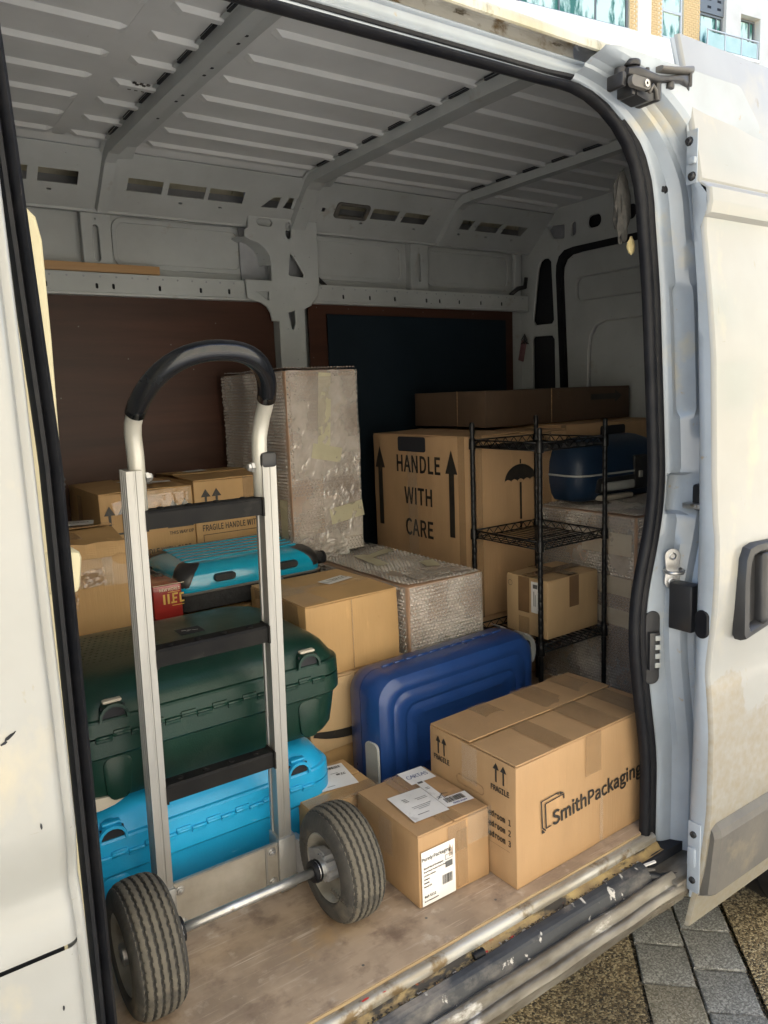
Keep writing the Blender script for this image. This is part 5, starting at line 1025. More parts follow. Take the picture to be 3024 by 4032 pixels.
# ------------------------------------------------------------------ suitcases
def hard_case(name, label, loc, rz, w_, d_, hs, hl, mt, knuckle_mt, label_mt=None):
    """two moulded shells hinged along the front; hs = height of the seam, hl = height of the lid above it"""
    root = empty(name, label, 'suitcase', loc, rz)
    def ring(z, ins, r, n=12): return [Vector((px, py, z)) for px, py in rrect(ins, ins, w_-ins, d_-ins, r, n)]
    lo = [ring(0, .07, .03), ring(.003, .050, .05), (ring(.012, .030, .06)), ring(.030, .019, .065), ring(hs*.45, .013, .068), ring(hs-.048, .008, .070), ring(hs-.044, .002, .070), ring(hs-.041, .0, .070), ring(hs-.002, .0, .070), ring(hs-.0015, .004, .070)]
    loft('lower_shell', lo, mt, root, sharp=32)
    t = hl
    hi = [ring(hs+.0012, .004, .070), ring(hs+.0018, .0, .070), ring(hs+.030, .001, .070), ring(hs+.034, .004, .068), ring(hs+.036, .010, .066), ring(hs+t*.50, .017, .07), ring(hs+t*.66, .026, .075), ring(hs+t*.80, .042, .08), ring(hs+t*.90, .064, .085), ring(hs+t*.96, .090, .09), ring(hs+t*.985, .115, .09), ring(hs+t, .15, .08), ring(hs+t, .19, .04)]
    loft('lid_shell', hi, mt, root, sharp=32)
    # hinge barrel made of alternating knuckles
    L = w_-.13; n = 15; kd = None
    for i in range(n):
        x = .065+L*i/n
        if kd is None:
            o = tube('hinge_knuckle', [(0, 0, 0), (.001, 0, 0), (L/n-.0022, 0, 0), (L/n-.0012, 0, 0)], [.0030, .0042, .0042, .0030], knuckle_mt, root, 8); kd = o.data
        else: o = bpy.data.objects.new('hinge_knuckle', kd); link(o, root)
        o.location = (x, -.0018, hs+.0005+(.0006 if i % 2 else -.0006)); 
        if i % 2:
            box('hinge_leaf', (x, -.0035, hs+.0), (x+L/n-.002, .002, hs+.010), mt, root, bev=.0012)
        else: box('hinge_leaf', (x, -.0035, hs-.010), (x+L/n-.002, .002, hs), mt, root, bev=.0012)
    # the two standing feet: hoods on the lid, pads on the lower shell
    for cx in (.105, w_-.105):
        V = []; F = []; m_ = 9
        arcp = [(.030*math.cos(R(a)), .034*math.sin(R(a))**.8 if a not in (0, 180) else 0) for a in np.linspace(0, 180, m_)]
        secs = []
        for (yo, sc_, zo) in ((.030, .80, .010), (.012, .90, .006), (-.002, 1.0, .0), (-.004, 1.0, 0), (-.004, .84, -.001), (.03, .70, .004)):
            secs.append([Vector((cx+px*sc_, yo, hs+.032+zo+pz*sc_)) for px, pz in arcp])
        for sct in secs: V += sct
        for i in range(len(secs)-1):
            for j in range(m_-1): F.append((i*m_+j, i*m_+j+1, (i+1)*m_+j+1, (i+1)*m_+j))
        o = me('case_foot', V, F, mt, root, smooth=True); o.data.set_sharp_from_angle(angle=R(50))
        box('foot_cap', (cx-.019, .002, hs+.066), (cx+.019, .018, hs+.0725), label_mt or mt, root, bev=.003)
        box('foot_recess', (cx-.024, .004, hs+.036), (cx+.024, .0075, hs+.060), DARKVOID, root)
        pad = []
        for o_, dpt in ((0, .0135), (.0, .0125-.006), (.004, .0125-.0085)):
            pad.append([Vector((cx+px*(1-.28*(1-(pz+.05)/.09)), .001+dpt+.004*(1-(pz+.05)/.09), hs-.098+pz)) for px, pz in rrect(-.030+o_, -.045+o_, .030-o_, .048-o_, .02, 4)])
        loft('foot_pad', pad, mt, root, caps=(False, True), sharp=50)
    return root
Cy = hard_case('suitcase', 'bright blue hard suitcase lying on the van floor under the dark green one', (.245, 1.515, .002), -.01, .640, .475, .180, .098, PLASTIC_CYAN, PLASTIC_CYAN)
Gr = hard_case('suitcase', 'dark green hard suitcase lying flat on top of the bright blue one', (.268, 1.505, .282), -.006, .655, .50, .160, .098, PLASTIC_GREEN, PLASTIC_GREEN, BEIGEPL)
# beige corner bumper, dimples and badge of the green case
o = loft('corner_bumper', [[Vector((x, y, z)) for x, z in [(.018+a, .002+b) for a, b in ((0, 0), (.02, 0), (.05, .0), (.075, .004), (.095, .012), (.092, .021), (.07, .024), (.04, .027), (.015, .034), (0, .040))]] for y in (.016, .030, .06)], BEIGEPL, Gr)
bm = bmesh.new()
for i in range(13):
    for j in range(11):
        x = .10+i*.014+(.007 if j % 2 else 0); y = .18+j*.019; bm_box(bm, (x, y, .2578), (x+.006, y+.0022, .2586))
from_bm('dimple', bm, MATS['dark_green_plastic'], Gr, kind='stuff')
box('badge', (.335, .235, .2575), (.395, .285, .2588), DARKVOID, Gr); lines('badge_print', Matrix.Translation((.365, .26, .2592)) @ Matrix.Rotation(R(-20), 4, 'Z'), [(-.02, .0, .012, .002), (-.006, .001, .010, .002), (.006, 0, .014, .002), (-.008, -.006, .008, .0015)], Gr, PAPER)
o = revolve('caster', [(-.011, .004), (-.011, .022), (-.008, .025), (.008, .025), (.011, .022), (.011, .004)], PLASTIC_BLK, Cy, n=20, M=Matrix.Translation((-.012, .030, .030)))
box('caster_fork', (-.030, .015, .030), (.03, .05, .062), PLASTIC_BLK, Cy, bev=.006)

# glossy blue case with black fabric half
BC = empty('suitcase', 'glossy sky blue suitcase with black corner caps lying on its soft black half', 'suitcase', (.714, 2.062, .488), .02)
BC.rotation_euler = (R(4), 0, .02)
w_, d_ = .485, .305
def rg(z, ins, r, y1=0): return [Vector((px, py, z)) for px, py in rrect(ins, ins, w_-ins, d_-ins, r, 6)]
loft('fabric_half', [rg(0, .02, .03), rg(.008, .008, .04), rg(.03, .004, .045), rg(.058, .002, .045)], FABRIC_BLK, BC)
loft('zip_band', [rg(.058, .0, .045), rg(.060, -.003, .046), rg(.064, -.003, .046), rg(.066, 0, .045)], GREYTRIM, BC)
rt_ = [rg(.066, .0005, .045), rg(.090, .001, .045), rg(.108, .006, .048), rg(.122, .017, .052), rg(.131, .034, .055), rg(.135, .055, .05), rg(.136, .075, .03)]
loft('glossy_shell', rt_, GLOSS_CYAN, BC)
for i in range(6):
    y = .070+i*.033; loft('shell_rib', [[Vector((px, py, z)) for px, py in rrect(.055+o_, y+o_, w_-.055-o_, y+.028-o_, .008, 3)] for o_, z in ((0, .132), (.001, .1375), (.0045, .1390))], GLOSS_CYAN, BC, sharp=60)
def cap(i, j):
    V = []; F = []; n = 9; rows = [(.072, .001, .045), (.090, .001, .045), (.108, .006, .048), (.122, .017, .052), (.131, .034, .055), (.1345, .050, .05)]
    for q, (z, ins, r) in enumerate(rows):
        e = .0024 if 0 < q < len(rows)-1 else -.002; cx = (ins+r) if i == 0 else w_-ins-r; cy = (ins+r) if j == 0 else d_-ins-r
        sp_ = 46-4*abs(q-2); mid = {(0, 0): 225, (1, 0): 315, (1, 1): 45, (0, 1): 135}[(i, j)]
        for k in range(n):
            a = R(mid-sp_+2*sp_*k/(n-1)); ee = e if 0 < k < n-1 else -.002; V.append((cx+(r+ee)*math.cos(a), cy+(r+ee)*math.sin(a), z+(.0015 if q > 2 else 0)))
    for q in range(len(rows)-1):
        for k in range(n-1): F.append((q*n+k, q*n+k+1, (q+1)*n+k+1, (q+1)*n+k))
    return me('corner_cap', V, F, PLASTIC_BLK, BC, smooth=True)
for i in (0, 1):
    for j in (0, 1): cap(i, j)
for x in (.145, .355): loft('side_button', [[Vector((x+px, -.001-h_, .098+pz)) for px, pz in rrect(-.034+i_, -.011+i_, .034-i_, .011-i_, .011)] for i_, h_ in ((0, -.01), (0, .004), (.003, .007))], PLASTIC_BLK, BC)
revolve('caster', [(-.012, .003), (-.012, .018), (-.009, .021), (.009, .021), (.012, .018), (.012, .003)], RUBBER, BC, n=18, M=Matrix.Translation((w_+.022, .055, .085))); box('caster_fork', (w_-.02, .035, .075), (w_+.022, .075, .105), PLASTIC_BLK, BC, bev=.006)
tube('top_handle', [(-.004, .10, .10), (-.02, .11, .104), (-.022, .15, .105), (-.018, .19, .104), (-.004, .20, .10)], .007, PLASTIC_BLK, BC, 8)
tube('zip_pull', [(.33, -.004, .062), (.335, -.012, .05), (.337, -.012, .035)], .003, GALV, BC, 6)

# navy case standing on its long edge
NV = empty('suitcase', 'navy blue hard suitcase standing on its long edge behind the big moving carton', 'suitcase', (1.018, 1.515, .002), .035)
w_, h_, t_ = .59, .378, .165
def rv(y, ins, r, n=14): return [Vector((px, y, pz)) for px, pz in rrect(ins, ins, w_-ins, h_-ins, r, n)][::-1]
loft('front_shell', [rv(.083, .0, .055), rv(.060, .001, .055), rv(.035, .003, .056), rv(.015, .010, .058), rv(.005, .022, .058), rv(.002, .034, .056), rv(.003, .042, .052), rv(.0050, .046, .05), rv(.0050, .050, .048), rv(.001, .056, .046), rv(-.001, .078, .040), rv(.001, .086, .038), rv(.0042, .090, .036), rv(.0042, .094, .034), rv(.001, .100, .032), rv(0, .120, .03), rv(.003, .126, .028), rv(.004, .150, .02)], NAVY, NV, caps=(False, True), sharp=28)
loft('rear_shell', [rv(.0845, .0, .055), rv(.110, .001, .055), rv(.140, .008, .058), rv(.158, .022, .06), rv(.165, .045, .06), rv(.165, .10, .04)], NAVY, NV, caps=(False, True))
kd = None
for i in range(11):
    x = .075+.041*i
    if kd is None: o = tube('hinge_knuckle', [(0, 0, 0), (.001, 0, 0), (.036, 0, 0), (.037, 0, 0)], [.002, .0034, .0034, .002], NAVY, NV, 8); kd = o.data
    else: o = bpy.data.objects.new('hinge_knuckle', kd); link(o, NV)
    o.location = (x, .0838, h_+.0008)
def patch(ax, y0, y1, a0, a1, n=7, off=.0028):      # bumper wrapped round a vertical-plane corner
    cx = .055 if ax < 0 else w_-.055; rgs = []
    for y, gr in ((y0, 0), (y0+.004, off), (y1-.004, off), (y1, 0)):
        rgs.append([Vector((cx+(.055+gr)*math.cos(R(a)), y, h_-.055+(.055+gr)*math.sin(R(a)))) for a in np.linspace(a0, a1, n)])
    V = []; F = []
    for r_ in rgs: V += r_
    for i in range(3):
        for j in range(n-1): F.append((i*n+j, i*n+j+1, (i+1)*n+j+1, (i+1)*n+j))
    return me('corner_bumper', V, F, GREYPL, NV, smooth=True)
patch(1, .006, .055, 80, -40, 10, .004); patch(1, .105, .150, 80, 0)
loft('corner_bumper', [[Vector((x, y, z)) for y, z in rrect(.012, .012, .065, .205, .016, 4)] for x in (.004, -.003)], GREYPL, NV); 
for y in (.028, .062): revolve('caster', [(-.009, .003), (-.009, .017), (-.007, .020), (.007, .020), (.009, .017), (.009, .003)], RUBBER, NV, n=18, M=Matrix.Translation((w_+.020, y+.02, h_-.060)) @ Matrix.Rotation(R(70), 4, 'Z'))
box('caster_fork', (w_-.01, .030, h_-.075), (w_+.018, .085, h_-.035), PLASTIC_BLK, NV, bev=.006)

# dark navy case at the rear
K_ = empty('suitcase', 'dark navy suitcase with pale grey handles lying on the bubble wrapped carton at the rear', 'suitcase', (2.135, 1.83, .668), -.06)
w_, d_, h_ = .50, .24, .235
def rk(z, ins, r): return [Vector((px, py, z)) for px, py in rrect(ins, ins, w_-ins, d_-ins, r, 6)]
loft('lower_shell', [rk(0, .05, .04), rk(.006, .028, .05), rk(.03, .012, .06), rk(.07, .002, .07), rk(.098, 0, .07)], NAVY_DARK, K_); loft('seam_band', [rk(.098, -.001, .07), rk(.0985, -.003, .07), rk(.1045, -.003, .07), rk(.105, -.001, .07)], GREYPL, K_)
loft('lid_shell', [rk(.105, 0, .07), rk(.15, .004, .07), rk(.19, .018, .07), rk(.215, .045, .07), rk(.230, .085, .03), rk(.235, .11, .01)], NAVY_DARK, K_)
loft('side_handle', [[Vector((.19+px, -.004-hh, .055+pz)) for px, pz in rrect(-.085+i_, -.016+i_, .085-i_, .016-i_, .006)] for i_, hh in ((0, -.02), (0, .010), (.004, .014))], GREYPL, K_); loft('handle_housing', [[Vector((.19+px, .006-hh, .060+pz)) for px, pz in rrect(-.10+i_, -.028+i_, .10-i_, .028-i_, .012)] for i_, hh in ((0, -.02), (.0, .012), (.006, .015))], PLASTIC_BLK, K_)
box('foot_bar', (.11, -.008, .003), (.28, .03, .022), BEIGEPL, K_, bev=.006); box('lock_block', (.285, -.008, .03), (.36, .02, .16), PLASTIC_BLK, K_, bev=.01); box('lock_button', (.305, -.0125, .075), (.325, -.004, .10), GREYPL, K_, bev=.002)

# ------------------------------------------------------------------ hand truck
HT = empty('hand_truck', 'silver hand truck with a black looped handle and two pneumatic wheels standing in the doorway', 'hand truck', (.437, 1.4334, 0), -.0162)
lean = R(-2.4809)
LM = Matrix.Rotation(-lean, 4, 'X')        # local z up the rails, leaning towards the opening
D = .2397
def rail_sec(x0, sgn):
    # extruded channel, ribbed outside: (x, y) outline
    w2, dp = .030, .042
    xs = lambda a: x0+sgn*a
    return [(xs(0), 0), (xs(.012), 0), (xs(.013), .0012), (xs(.0155), .0012), (xs(.0165), 0), (xs(w2), 0), (xs(w2), .007), (xs(w2-.003), .008), (xs(w2-.003), .012), (xs(w2), .013), (xs(w2), .019), (xs(w2-.003), .020), (xs(w2-.003), .024), (xs(w2), .025), (xs(w2), .031), (xs(w2-.003), .032), (xs(w2-.003), .036), (xs(w2), .037), (xs(w2), dp), (xs(0), dp), (xs(0), .034), (xs(.003), .033), (xs(.003), .009), (xs(0), .008)]
for x0, sgn, z0, z1 in ((0, -1, .02, .976), (D, 1, .03, .982)):
    loft('side_rail', [[LM @ Vector((x, y, z)) for x, y in rail_sec(x0, sgn)] for z in (z0, z1)], ALU, HT, smooth=False)
box('rail_cap', (D-.002, -.003, .958), (D+.033, .045, .990), PLASTIC_BLK, HT, bev=.008, M=LM)
for t_ in (.898, .6268, .3415):
    # rolled bar with a lipped front and a perforated top
    sec = [(.002, -.024), (.002, .006), (.006, .0105), (.034, .0105), (.038, .006), (.038, -.020), (.035, -.020), (.035, .004), (.008, .004), (.006, -.024)]
    V = []; F = []; k = len(sec)
    for x in (.001, D-.001):
        for (y, z) in sec: V.append(LM @ Vector((x, y, t_-.010+z)))
    for j in range(k): F.append((j, (j+1) % k, k+(j+1) % k, k+j))
    cb = me('cross_bar', V, F, BARBLK, HT)
    for i in range(4):
        o = revolve('bar_rivet', [(0, .0075), (.002, .0075), (.0035, .004), (.0038, .0002)], BARBLK, None, n=12, M=LM @ Matrix.Translation((.035+i*.056, .021, t_+.0004)) @ Matrix.Rotation(R(-90), 4, 'Y')); o.parent = cb
    for x in (0, D): o = box('bar_end', (x-.004 if x else .0, -.003, t_-.036), (x if x else .004, .040, t_+.002), BARBLK, None, M=LM); o.parent = cb
# handle: two painted tube legs and a bent loop leaning towards the user, gripped in black
cxh = D/2; leg = [(-.012, .018, z) for z in (.86, .95, 1.00, 1.04)]
def hp(u, v, b):      # u across from centre, v up, b towards user
    return LM @ Vector((cxh+u, .020-b, v))
L_ = [hp(-.128, .90, 0), hp(-.128, 1.02, 0), hp(-.129, 1.05, -.002)]
loop = []
import math as _m
for a in np.linspace(180, 0, 25):
    ca, sa = math.cos(R(a)), math.sin(R(a))
    u = .128*abs(ca)**.85*(1 if ca > 0 else -1) if abs(ca) > 1e-6 else 0
    v = 1.060+.128*abs(sa)**.92; b = .012+.115*abs(sa)**1.0
    loop.append((u, v, b))
full = [hp(-.124, .90, 0), hp(-.124, 1.00, 0), hp(-.125, 1.020, .0), hp(-.127, 1.040, .004)]+[hp(*p) for p in loop]+[hp(.127, 1.040, .004), hp(.125, 1.020, 0), hp(.124, 1.00, 0), hp(.124, .90, 0)]
tube('handle_tube', full, .0155, WHITEMETAL, HT, 16)
tube('handle_grip', full[5:-6], .0185, GRIP, HT, 18)
for x, dx in ((.004, 1), (D-.004, -1)):
    o = revolve('handle_bolt', [(0, .0105), (.006, .0105), (.0065, .008), (.011, .008), (.013, .006), (.0145, .003), (.015, .0002)], GALV, HT, n=6, M=LM @ Matrix.Translation((x+.0065*dx, .020, .960)) @ Matrix.Rotation(0 if dx > 0 else math.pi, 4, 'Z'))
# lower plate, toe plate, boots
box('back_plate', (.002, .004, .018), (D-.002, .007, .125), ALUPLATE, HT, M=LM); box('back_plate_edge', (.004, .002, .122), (D-.004, .009, .126), ALU, HT, M=LM)
box('toe_plate', (-.02, .006, .0005), (D+.02, .075, .0065), ALUPLATE, HT, bev=.001)
box('rail_boot', (D-.004, -.006, .004), (D+.038, .046, .135), ALU, HT, bev=.003, M=LM); box('rail_boot', (-.038, -.006, .004), (.004, .046, .12), ALU, HT, bev=.003, M=LM)
box('plate_rib', (D-.034, .000, .02), (D-.030, .006, .125), ALU, HT, M=LM)
for x, z in ((.014, .105), (.016, .03), (D-.018, .108), (D-.018, .035)):
    revolve('plate_bolt', [(0, .010), (.0015, .010), (.002, .0072), (.006, .0072), (.0065, .004), (.009, .0035), (.0095, .0002)], GALV, HT, n=12, M=LM @ Matrix.Translation((x, .003, z)) @ Matrix.Rotation(R(-90), 4, 'Z'))
for z in (.04, .09): revolve('plate_bolt', [(0, .008), (.004, .008), (.005, .004), (.007, .003), (.0072, .0002)], GALV, HT, n=6, M=LM @ Matrix.Translation((D-.005, .016, z)) @ Matrix.Rotation(math.pi, 4, 'Z'))
WC = Vector((.3397-.437, 1.2966-1.4334, .1207)); TRK = .4161; WR = .1207; WW = .0953
CAST = mat('cast_alloy', (.40, .40, .41, 1), (.30, .30, .31, 1), rough=.5, metal=.6, scale=22, bump=.2, bscale=50)
for sx, xa, xb in ((1, D+.036, WC.x+TRK-.052), (-1, -.036, WC.x+.052)):
    # cast bracket reaching from the boot to the axle
    pr = [(.02, .035), (.02, .118), (-.02, .125), (-.06, .128), (-.090, .140), (-.112, .152), (-.138, .152), (-.158, .138), (-.162, .118), (-.150, .098), (-.125, .092), (-.09, .075), (-.04, .045)]
    th = .016
    bxc = xa+.002*sx
    loft('axle_bracket', [[Vector((x, y, z)) for y, z in pr] for x in ((bxc, bxc+th) if sx > 0 else (bxc-th, bxc))], CAST, HT)
    cw = []
    for i in range(24): rr = .030 if i % 2 else .026; cw.append((WC.y+rr*math.cos(i*math.pi/12), WC.z+rr*math.sin(i*math.pi/12)))
    loft('bracket_boss', [[Vector((x, y, z)) for y, z in cw] for x in ((bxc-.004, bxc+th+.012) if sx > 0 else (bxc-th-.012, bxc+.004))], CAST, HT, smooth=False)
tube('axle', [(WC.x-.02, WC.y, WC.z), (WC.x+TRK+.02, WC.y, WC.z)], .0095, GALV, HT, 16)
def truck_wheel(cx):
    wl = empty('wheel', '', '', (0, 0, 0)); 
    for kx in ('label', 'category'): del wl[kx]
    wl.parent = HT; wl.location = (cx, WC.y, WC.z)
    # tyre: profile from inner bead round the tread to outer bead; zigzag grooves cut into the tread
    half = WW/2; prof = []
    for a in np.linspace(-math.pi*.98, math.pi*.98, 181):
        ca, sa = math.cos(a), math.sin(a); kk = (abs(ca)**2.9+abs(sa)**2.9)**(-1/2.9)
        prof.append((half*sa*kk, WR-.0400+.0400*ca*kk if ca > 0 else WR-.0400+.0125*ca*kk))
    nth = 264; dpt = []; V = []; F = []; mi = []; k = len(prof); zig = 44
    gro = [-.72, -.43, -.14, .14, .43, .72]
    for j in range(nth):
        th = 2*math.pi*j/nth; ph = (j*zig/nth) % 1; tri = abs(ph-.5)*4-1; sip = (j % 6) < 2
        for (x, r) in prof:
            rr = r; t_ = x/half
            if r > WR-.014:
                dmin = min(abs(t_-(g_+.022*tri)) for g_ in gro)
                if dmin < .050: rr -= .0050*(1-dmin/.050)**.4
                elif dmin < .09 and sip: rr -= .0007
            elif r > WR-.026 and abs(t_) > .85 and (j % 4) < 2: rr -= .0009; 
            V.append(Vector((x, rr*math.cos(th), rr*math.sin(th)))); dpt.append(r-rr)
    for j in range(nth):
        q = (j+1) % nth
        for i in range(k-1):
            F.append((j*k+i, j*k+i+1, q*k+i+1, q*k+i)); mi.append(1 if (prof[i][1] > WR-.009 and prof[i+1][1] > WR-.009 and max(dpt[j*k+i], dpt[j*k+i+1]) < .0024) else 0)
    o = me('tyre', V, F, TYRE, wl, smooth=True, mats=[TYRE, TREAD], midx=mi); o.data.set_sharp_from_angle(angle=R(30))
    revolve('rim', [(-.036, .068), (-.042, .0715), (-.043, .0695), (-.038, .0655), (-.030, .062), (-.018, .058), (-.012, .048), (-.010, .034), (-.012, .024), (.012, .024), (.010, .034), (.012, .048), (.018, .058), (.030, .062), (.038, .0655), (.043, .0695), (.042, .0715), (.036, .068)], RIM, wl, n=40)
    hb_ = revolve('hub', [(-.062, .010), (-.062, .0175), (-.056, .0195), (-.030, .0195), (-.006, .021), (.006, .021), (.030, .0195), (.044, .0185), (.046, .010)], GALV, wl, n=28)
    revolve('hub_collar', [(-.070, .010), (-.070, .0225), (-.063, .0235), (-.061, .0185), (-.058, .0185), (-.057, .0235), (-.054, .021)], RUBBER, wl, n=24)
    for i in range(4): revolve('rim_nut', [(0, .005), (.004, .005), (.0045, .003), (.006, .0025), (.006, .0002)], GALV, wl, n=6, M=Matrix.Rotation(i*math.pi/2+.4, 4, 'X') @ Matrix.Translation((-.012, .038, 0)) @ Matrix.Rotation(math.pi, 4, 'Z'))
    return wl
wl_ = truck_wheel(WC.x); truck_wheel(WC.x+TRK)
for o in wl_.children:
    if o.name.startswith('hub'): o.rotation_euler = (0, 0, math.pi)
for o in list(HT.children):
    if o.name.startswith('wheel') and o.location.x > .1:
        for c_ in o.children:
            if c_.name.startswith('tyre'):
                for t_, a in (('NHS', 20), ('4.10/3.50-4', 200)):
                    text('moulding', t_, .014, Matrix.Translation((-.0482, .075*math.cos(R(a)), .075*math.sin(R(a)))) @ Matrix(((0, 0, -1, 0), (-1, 0, 0, 0), (0, 1, 0, 0), (0, 0, 0, 1))), TYRE, o, .01, depth=.0016)

# ------------------------------------------------------------------ wire rack
RK = empty('wire_rack', 'black wire shelf rack standing in front of the HANDLE WITH CARE box', 'wire rack', (1.748, 1.655, 0), 0)
S = .31; PT = {(0, 0): .972, (1, 0): .985, (0, 1): .985, (1, 1): .995}
for i in (0, 1):
    for j in (0, 1):
        tz = PT[(i, j)]; o = revolve('post', [(0, .0095), (.012, .0095)]+[q for n_ in range(36) for q in ((.02+n_*.0265, .0085), (.0215+n_*.0265, .0078), (.0225+n_*.0265, .0078), (.024+n_*.0265, .0085)) if .024+n_*.0265 < tz-.01]+[(tz-.004, .0085), (tz, .006), (tz, .0002)], RACKBLK, RK, n=14, M=Matrix.Translation((i*S, j*S, 0)) @ Matrix.Rotation(R(-90), 4, 'Y'))
W_ = .0021
for zs_ in (.925, .612, .272):
    shelf = tubes('shelf_rim', [[(0, 0, zs_), (S, 0, zs_)], [(S, 0, zs_), (S, S, zs_)], [(S, S, zs_), (0, S, zs_)], [(0, S, zs_), (0, 0, zs_)], [(0, 0, zs_-.024), (S, 0, zs_-.024)], [(S, 0, zs_-.024), (S, S, zs_-.024)], [(S, S, zs_-.024), (0, S, zs_-.024)], [(0, S, zs_-.024), (0, 0, zs_-.024)]], .0027, RACKBLK, RK, 6)
    zg = []
    for (a, b) in (((0, 0), (S, 0)), ((S, 0), (S, S)), ((S, S), (0, S)), ((0, S), (0, 0))):
        n = 14; pts = []
        for q in range(n+1): pts.append((a[0]+(b[0]-a[0])*(.03+.94*q/n), a[1]+(b[1]-a[1])*(.03+.94*q/n), zs_-(.001 if q % 2 else .023)))
        zg.append(pts)
    o = tubes('rim_truss', zg, W_, RACKBLK, shelf, 5); zt = zs_-.022 if zs_ < .9 else zs_-.020
    wd = None
    for q in range(13):
        x = .012+(S-.024)*q/12
        if wd is None: o = tube('shelf_wire', [(0, .002, zs_-.021), (0, S-.002, zs_-.021)], W_, RACKBLK, shelf, 5); wd = o.data
        else: o = bpy.data.objects.new('shelf_wire', wd); link(o, shelf)
        o.location = (x, 0, 0)
    tube('cross_wire', [(0, S*.5, zs_-.0255), (S, S*.5, zs_-.0255)], W_, RACKBLK, shelf, 5)
    for i in (0, 1):
        for j in (0, 1):
            o = revolve('shelf_collar', [(-.020, .0105), (-.018, .0130), (.002, .0120), (.016, .0112), (.018, .0092)], RACKBLK, shelf, n=16, M=Matrix.Translation((i*S, j*S, zs_-.012)) @ Matrix.Rotation(R(-90), 4, 'Y'))

# ------------------------------------------------------------------ odds and ends
o = box('wood_batten', (-.34, -.021, -.0145), (.34, .021, .0145), WOOD, None, bev=.0015); o.location = (.662, 2.812, 1.5605); o.rotation_euler = (0, 0, R(-.3)); o['label'] = 'rough pine batten lying along the steel rail of the far wall'; o['category'] = 'batten'
TG = empty('hanging_tag', 'faded pink tag with a dark tuft hanging at the dark rear corner post', 'tag', (2.80, 2.745, 1.335))
shape('tag_card', [rrect(-.018, -.115, .018, -.015, .004)], .002, RM(0) @ Matrix.Rotation(R(-14), 4, 'Z'), PINKTAG, TG)
tubes('tag_tuft', [[(0, 0, .02), (random.uniform(-.02, .02), random.uniform(-.01, .005), -.01), (random.uniform(-.03, .02), random.uniform(-.015, .005), -.03)] for _ in range(24)], .0012, FABRIC_BLK, TG, 4, kind='stuff')

# ------------------------------------------------------------------ building across the street behind the van
aa = R(-7); BT = Matrix.Translation((0, 16, 0)) @ Matrix.Rotation(aa, 4, 'Z')
bl = empty('apartment_building', 'pale apartment building with yellow brick piers and green tinted windows behind the van', 'building', tuple(BT @ Vector((20, 0, GZ))))
BI = Matrix.Translation(-Vector(BT @ Vector((20, 0, GZ))))
def bpart(o, p=None):
    o.data.transform(BT)
    if p is None: o.parent = bl; o.matrix_parent_inverse = BI
    else: o.parent = p; o.matrix_parent_inverse = Matrix.Identity(4)
    return o
def bx(name, x0, x1, z0, z1, y0, y1, mt, p=None, bev=0): return bpart(box(name, (x0, y0, z0), (x1, y1, z1), mt, None, bev=bev), p)
bx('wall', 4, 50, GZ, 9.3, .25, 8, PLASTER); bx('wall', 4, 14.0, 9.3, 19, .25, 8, PLASTER); bx('wall', 23.35, 50, 9.3, 19, .02, 8, PLASTER); bx('wall', 21.88, 22.50, 9.3, 19, .02, 8, PLASTER); bx('wall', 22.50, 23.35, 11.35, 19, .02, 8, PLASTER); bx('wall', 22.50, 23.35, 9.3, 10.05, .02, 8, PLASTER)
bx('wall', 14.0, 21.88, 9.3, 10.22, .05, 8, PLASTER_W); bx('wall', 18.52, 18.98, 10.22, 19, .05, 8, PLASTER_W); bx('wall', 14.0, 21.88, 11.9, 19, .30, 8, PLASTER); bx('roof', 3.8, 50.2, 19, 19.3, -.1, 8.2, PLASTER_W)
bx('room_back', 14, 24, 9.3, 12, 1.6, 1.7, CURTAIN)
for x0, x1 in ((18.24, 18.52), (18.98, 19.43), (20.26, 20.90)):
    pier = bx('brick_pier', x0, x1, 10.22, 14, .10, .5, MORTAR); bmz = {}
    bw, bh = .155, .058
    for full_, nm in ((1, 'full'), (0, 'half')):
        bm = bmesh.new(); bm_box(bm, (-(bw if full_ else bw/2-.005)/2+.005, -.012, .004), ((bw if full_ else bw/2-.005)/2-.005, .02, bh-.004)); d = bpy.data.meshes.new('brick'); bmesh.ops.recalc_face_normals(bm, faces=bm.faces); bm.to_mesh(d); bm.free(); d.materials.append(BRICK); bmz[nm] = d
    for r_ in range(22 if x0 > 18.3 else 14):
        x = x0+(bw/2 if r_ % 2 == 0 else 0)
        while x < x1+.01:
            hf = (x-bw/2 < x0-.01) or (x+bw/2 > x1+.01); xx = x0+bw/4 if x-bw/2 < x0-.01 else (x1-bw/4 if x+bw/2 > x1+.01 else x)
            o = bpy.data.objects.new('brick', bmz['half' if hf else 'full']); link(o, pier); o.matrix_parent_inverse = Matrix.Identity(4)
            o.matrix_local = BT @ Matrix.Translation((xx, .098+random.uniform(-.003, .003), 10.22+r_*bh)); x += bw
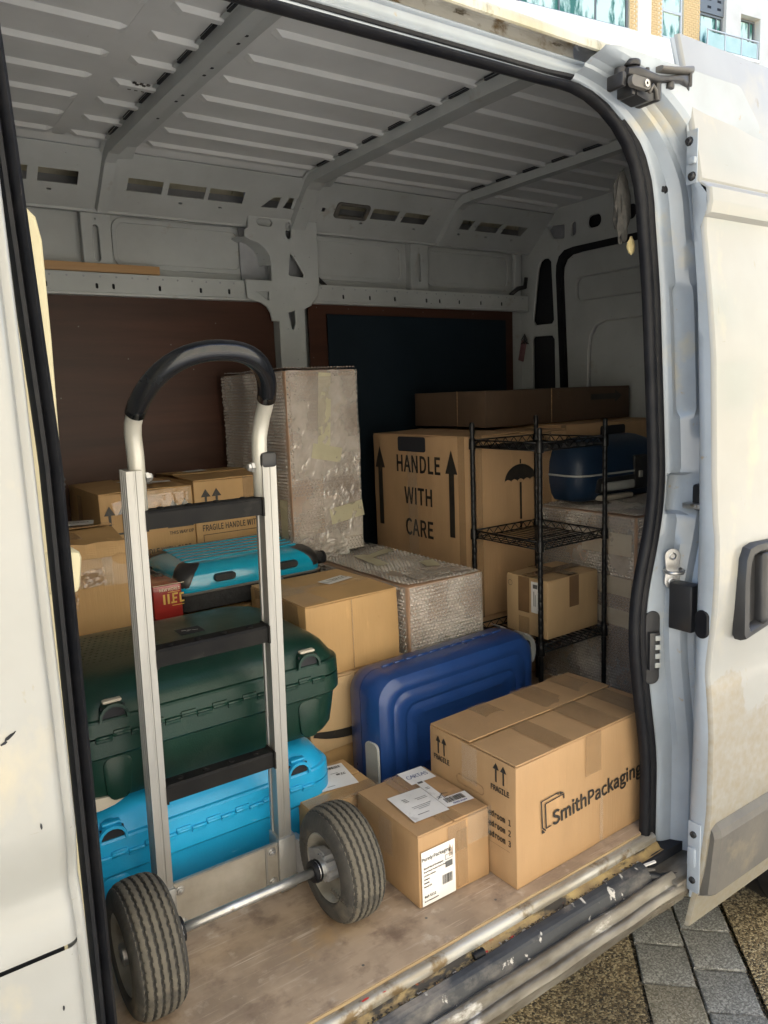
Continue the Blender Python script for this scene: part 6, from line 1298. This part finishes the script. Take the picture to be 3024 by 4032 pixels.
def window(x0, x1, z0, z1, mull=(), trans=(), fr=FRAMEG, y=.16, blind=True):
    f = bx('window', x0, x1, z0, z0+.05, y-.03, y+.05, fr)
    for (a, b, c, d_) in ((x0, x1, z1-.05, z1), (x0, x0+.05, z0+.05, z1-.05), (x1-.05, x1, z0+.05, z1-.05)): bx('frame', a, b, c, d_, y-.03, y+.05, fr, f)
    for mx_ in mull: bx('mullion', mx_-.02, mx_+.02, z0+.05, z1-.05, y-.025, y+.045, fr, f)
    for tz_ in trans: bx('transom', x0+.05, x1-.05, tz_-.035, tz_+.035, y-.035, y+.05, fr, f)
    xs_ = [x0+.05]+[m_ for m_ in mull]+[x1-.05]; zs_ = [z0+.05]+list(trans)+[z1-.05]
    for i in range(len(xs_)-1):
        for j in range(len(zs_)-1): bx('pane', xs_[i]+.015, xs_[i+1]-.015, zs_[j]+.015, zs_[j+1]-.015, y+.01, y+.02, GLASS, f)
    bx('window_sill', x0-.0, x1+.0, z0-.04, z0, y-.10, y, FRAMEW, f)
    return f
window(14.6, 18.22, 10.24, 11.9, (15.9, 17.11), (), FRAMEG); window(19.45, 20.24, 10.27, 11.9, (), (10.96,), FRAMEW); window(20.92, 21.86, 10.22, 11.16, (21.62,), (), FRAMEG); bx('spandrel_panel', 20.90, 21.88, 11.17, 11.9, .10, .3, FRAMEG)
for z in (11.30, 11.50): 
    for x in (21.2, 21.6): bx('vent_slot', x, x+.14, z, z+.06, .092, .1, DARKVOID)
window(22.52, 23.33, 10.07, 11.33, (23.1,), (), FRAMEG, y=.22)
bal = bx('balcony', 20.9, 23.1, 10.06, 10.14, -.17, .045, PLASTER_W)
bx('handrail', 20.92, 23.08, 10.60, 10.63, -.16, -.12, FRAMEW, bal)
for x in (20.94, 21.66, 22.35, 23.04): bx('baluster', x-.014, x+.014, 10.14, 10.6, -.155, -.125, FRAMEW, bal)
for x0, x1 in ((20.97, 21.63), (21.69, 22.32), (22.38, 23.01)): bx('glass_panel', x0, x1, 10.17, 10.56, -.142, -.134, BALGLASS, bal)

# ------------------------------------------------------------------ unseen building behind the viewer, added to bounce sun onto the van
sb = empty('apartment_building', 'sunlit pale brick building on the near side of the street, facing the van', 'building', (2, -9, GZ))
SI = Matrix.Translation((-2, 9, -GZ))
def sp_(o, p=None):
    o.parent = p or sb; o.matrix_parent_inverse = SI if p is None else Matrix.Identity(4); return o
WARMWALL = mat('bounce_wall', (.72, .655, .55, 1), (.64, .58, .48, 1), rough=.85, scale=1)
sp_(box('wall', (-22, -17, GZ), (26, -9, 15), WARMWALL)); sp_(box('roof', (-22.2, -17.2, 15), (26.2, -8.8, 15.3), PLASTER_W))
for i in range(10):
    for j in range(4):
        x = -19+i*4.6; z = 1.0+j*3.4
        f = sp_(box('window', (x, -9.02, z), (x+1.5, -8.96, z+1.7), FRAMEW)); sp_(box('pane', (x+.06, -8.965, z+.06), (x+.72, -8.955, z+1.64), GLASS), f); sp_(box('pane', (x+.78, -8.965, z+.06), (x+1.44, -8.955, z+1.64), GLASS), f)
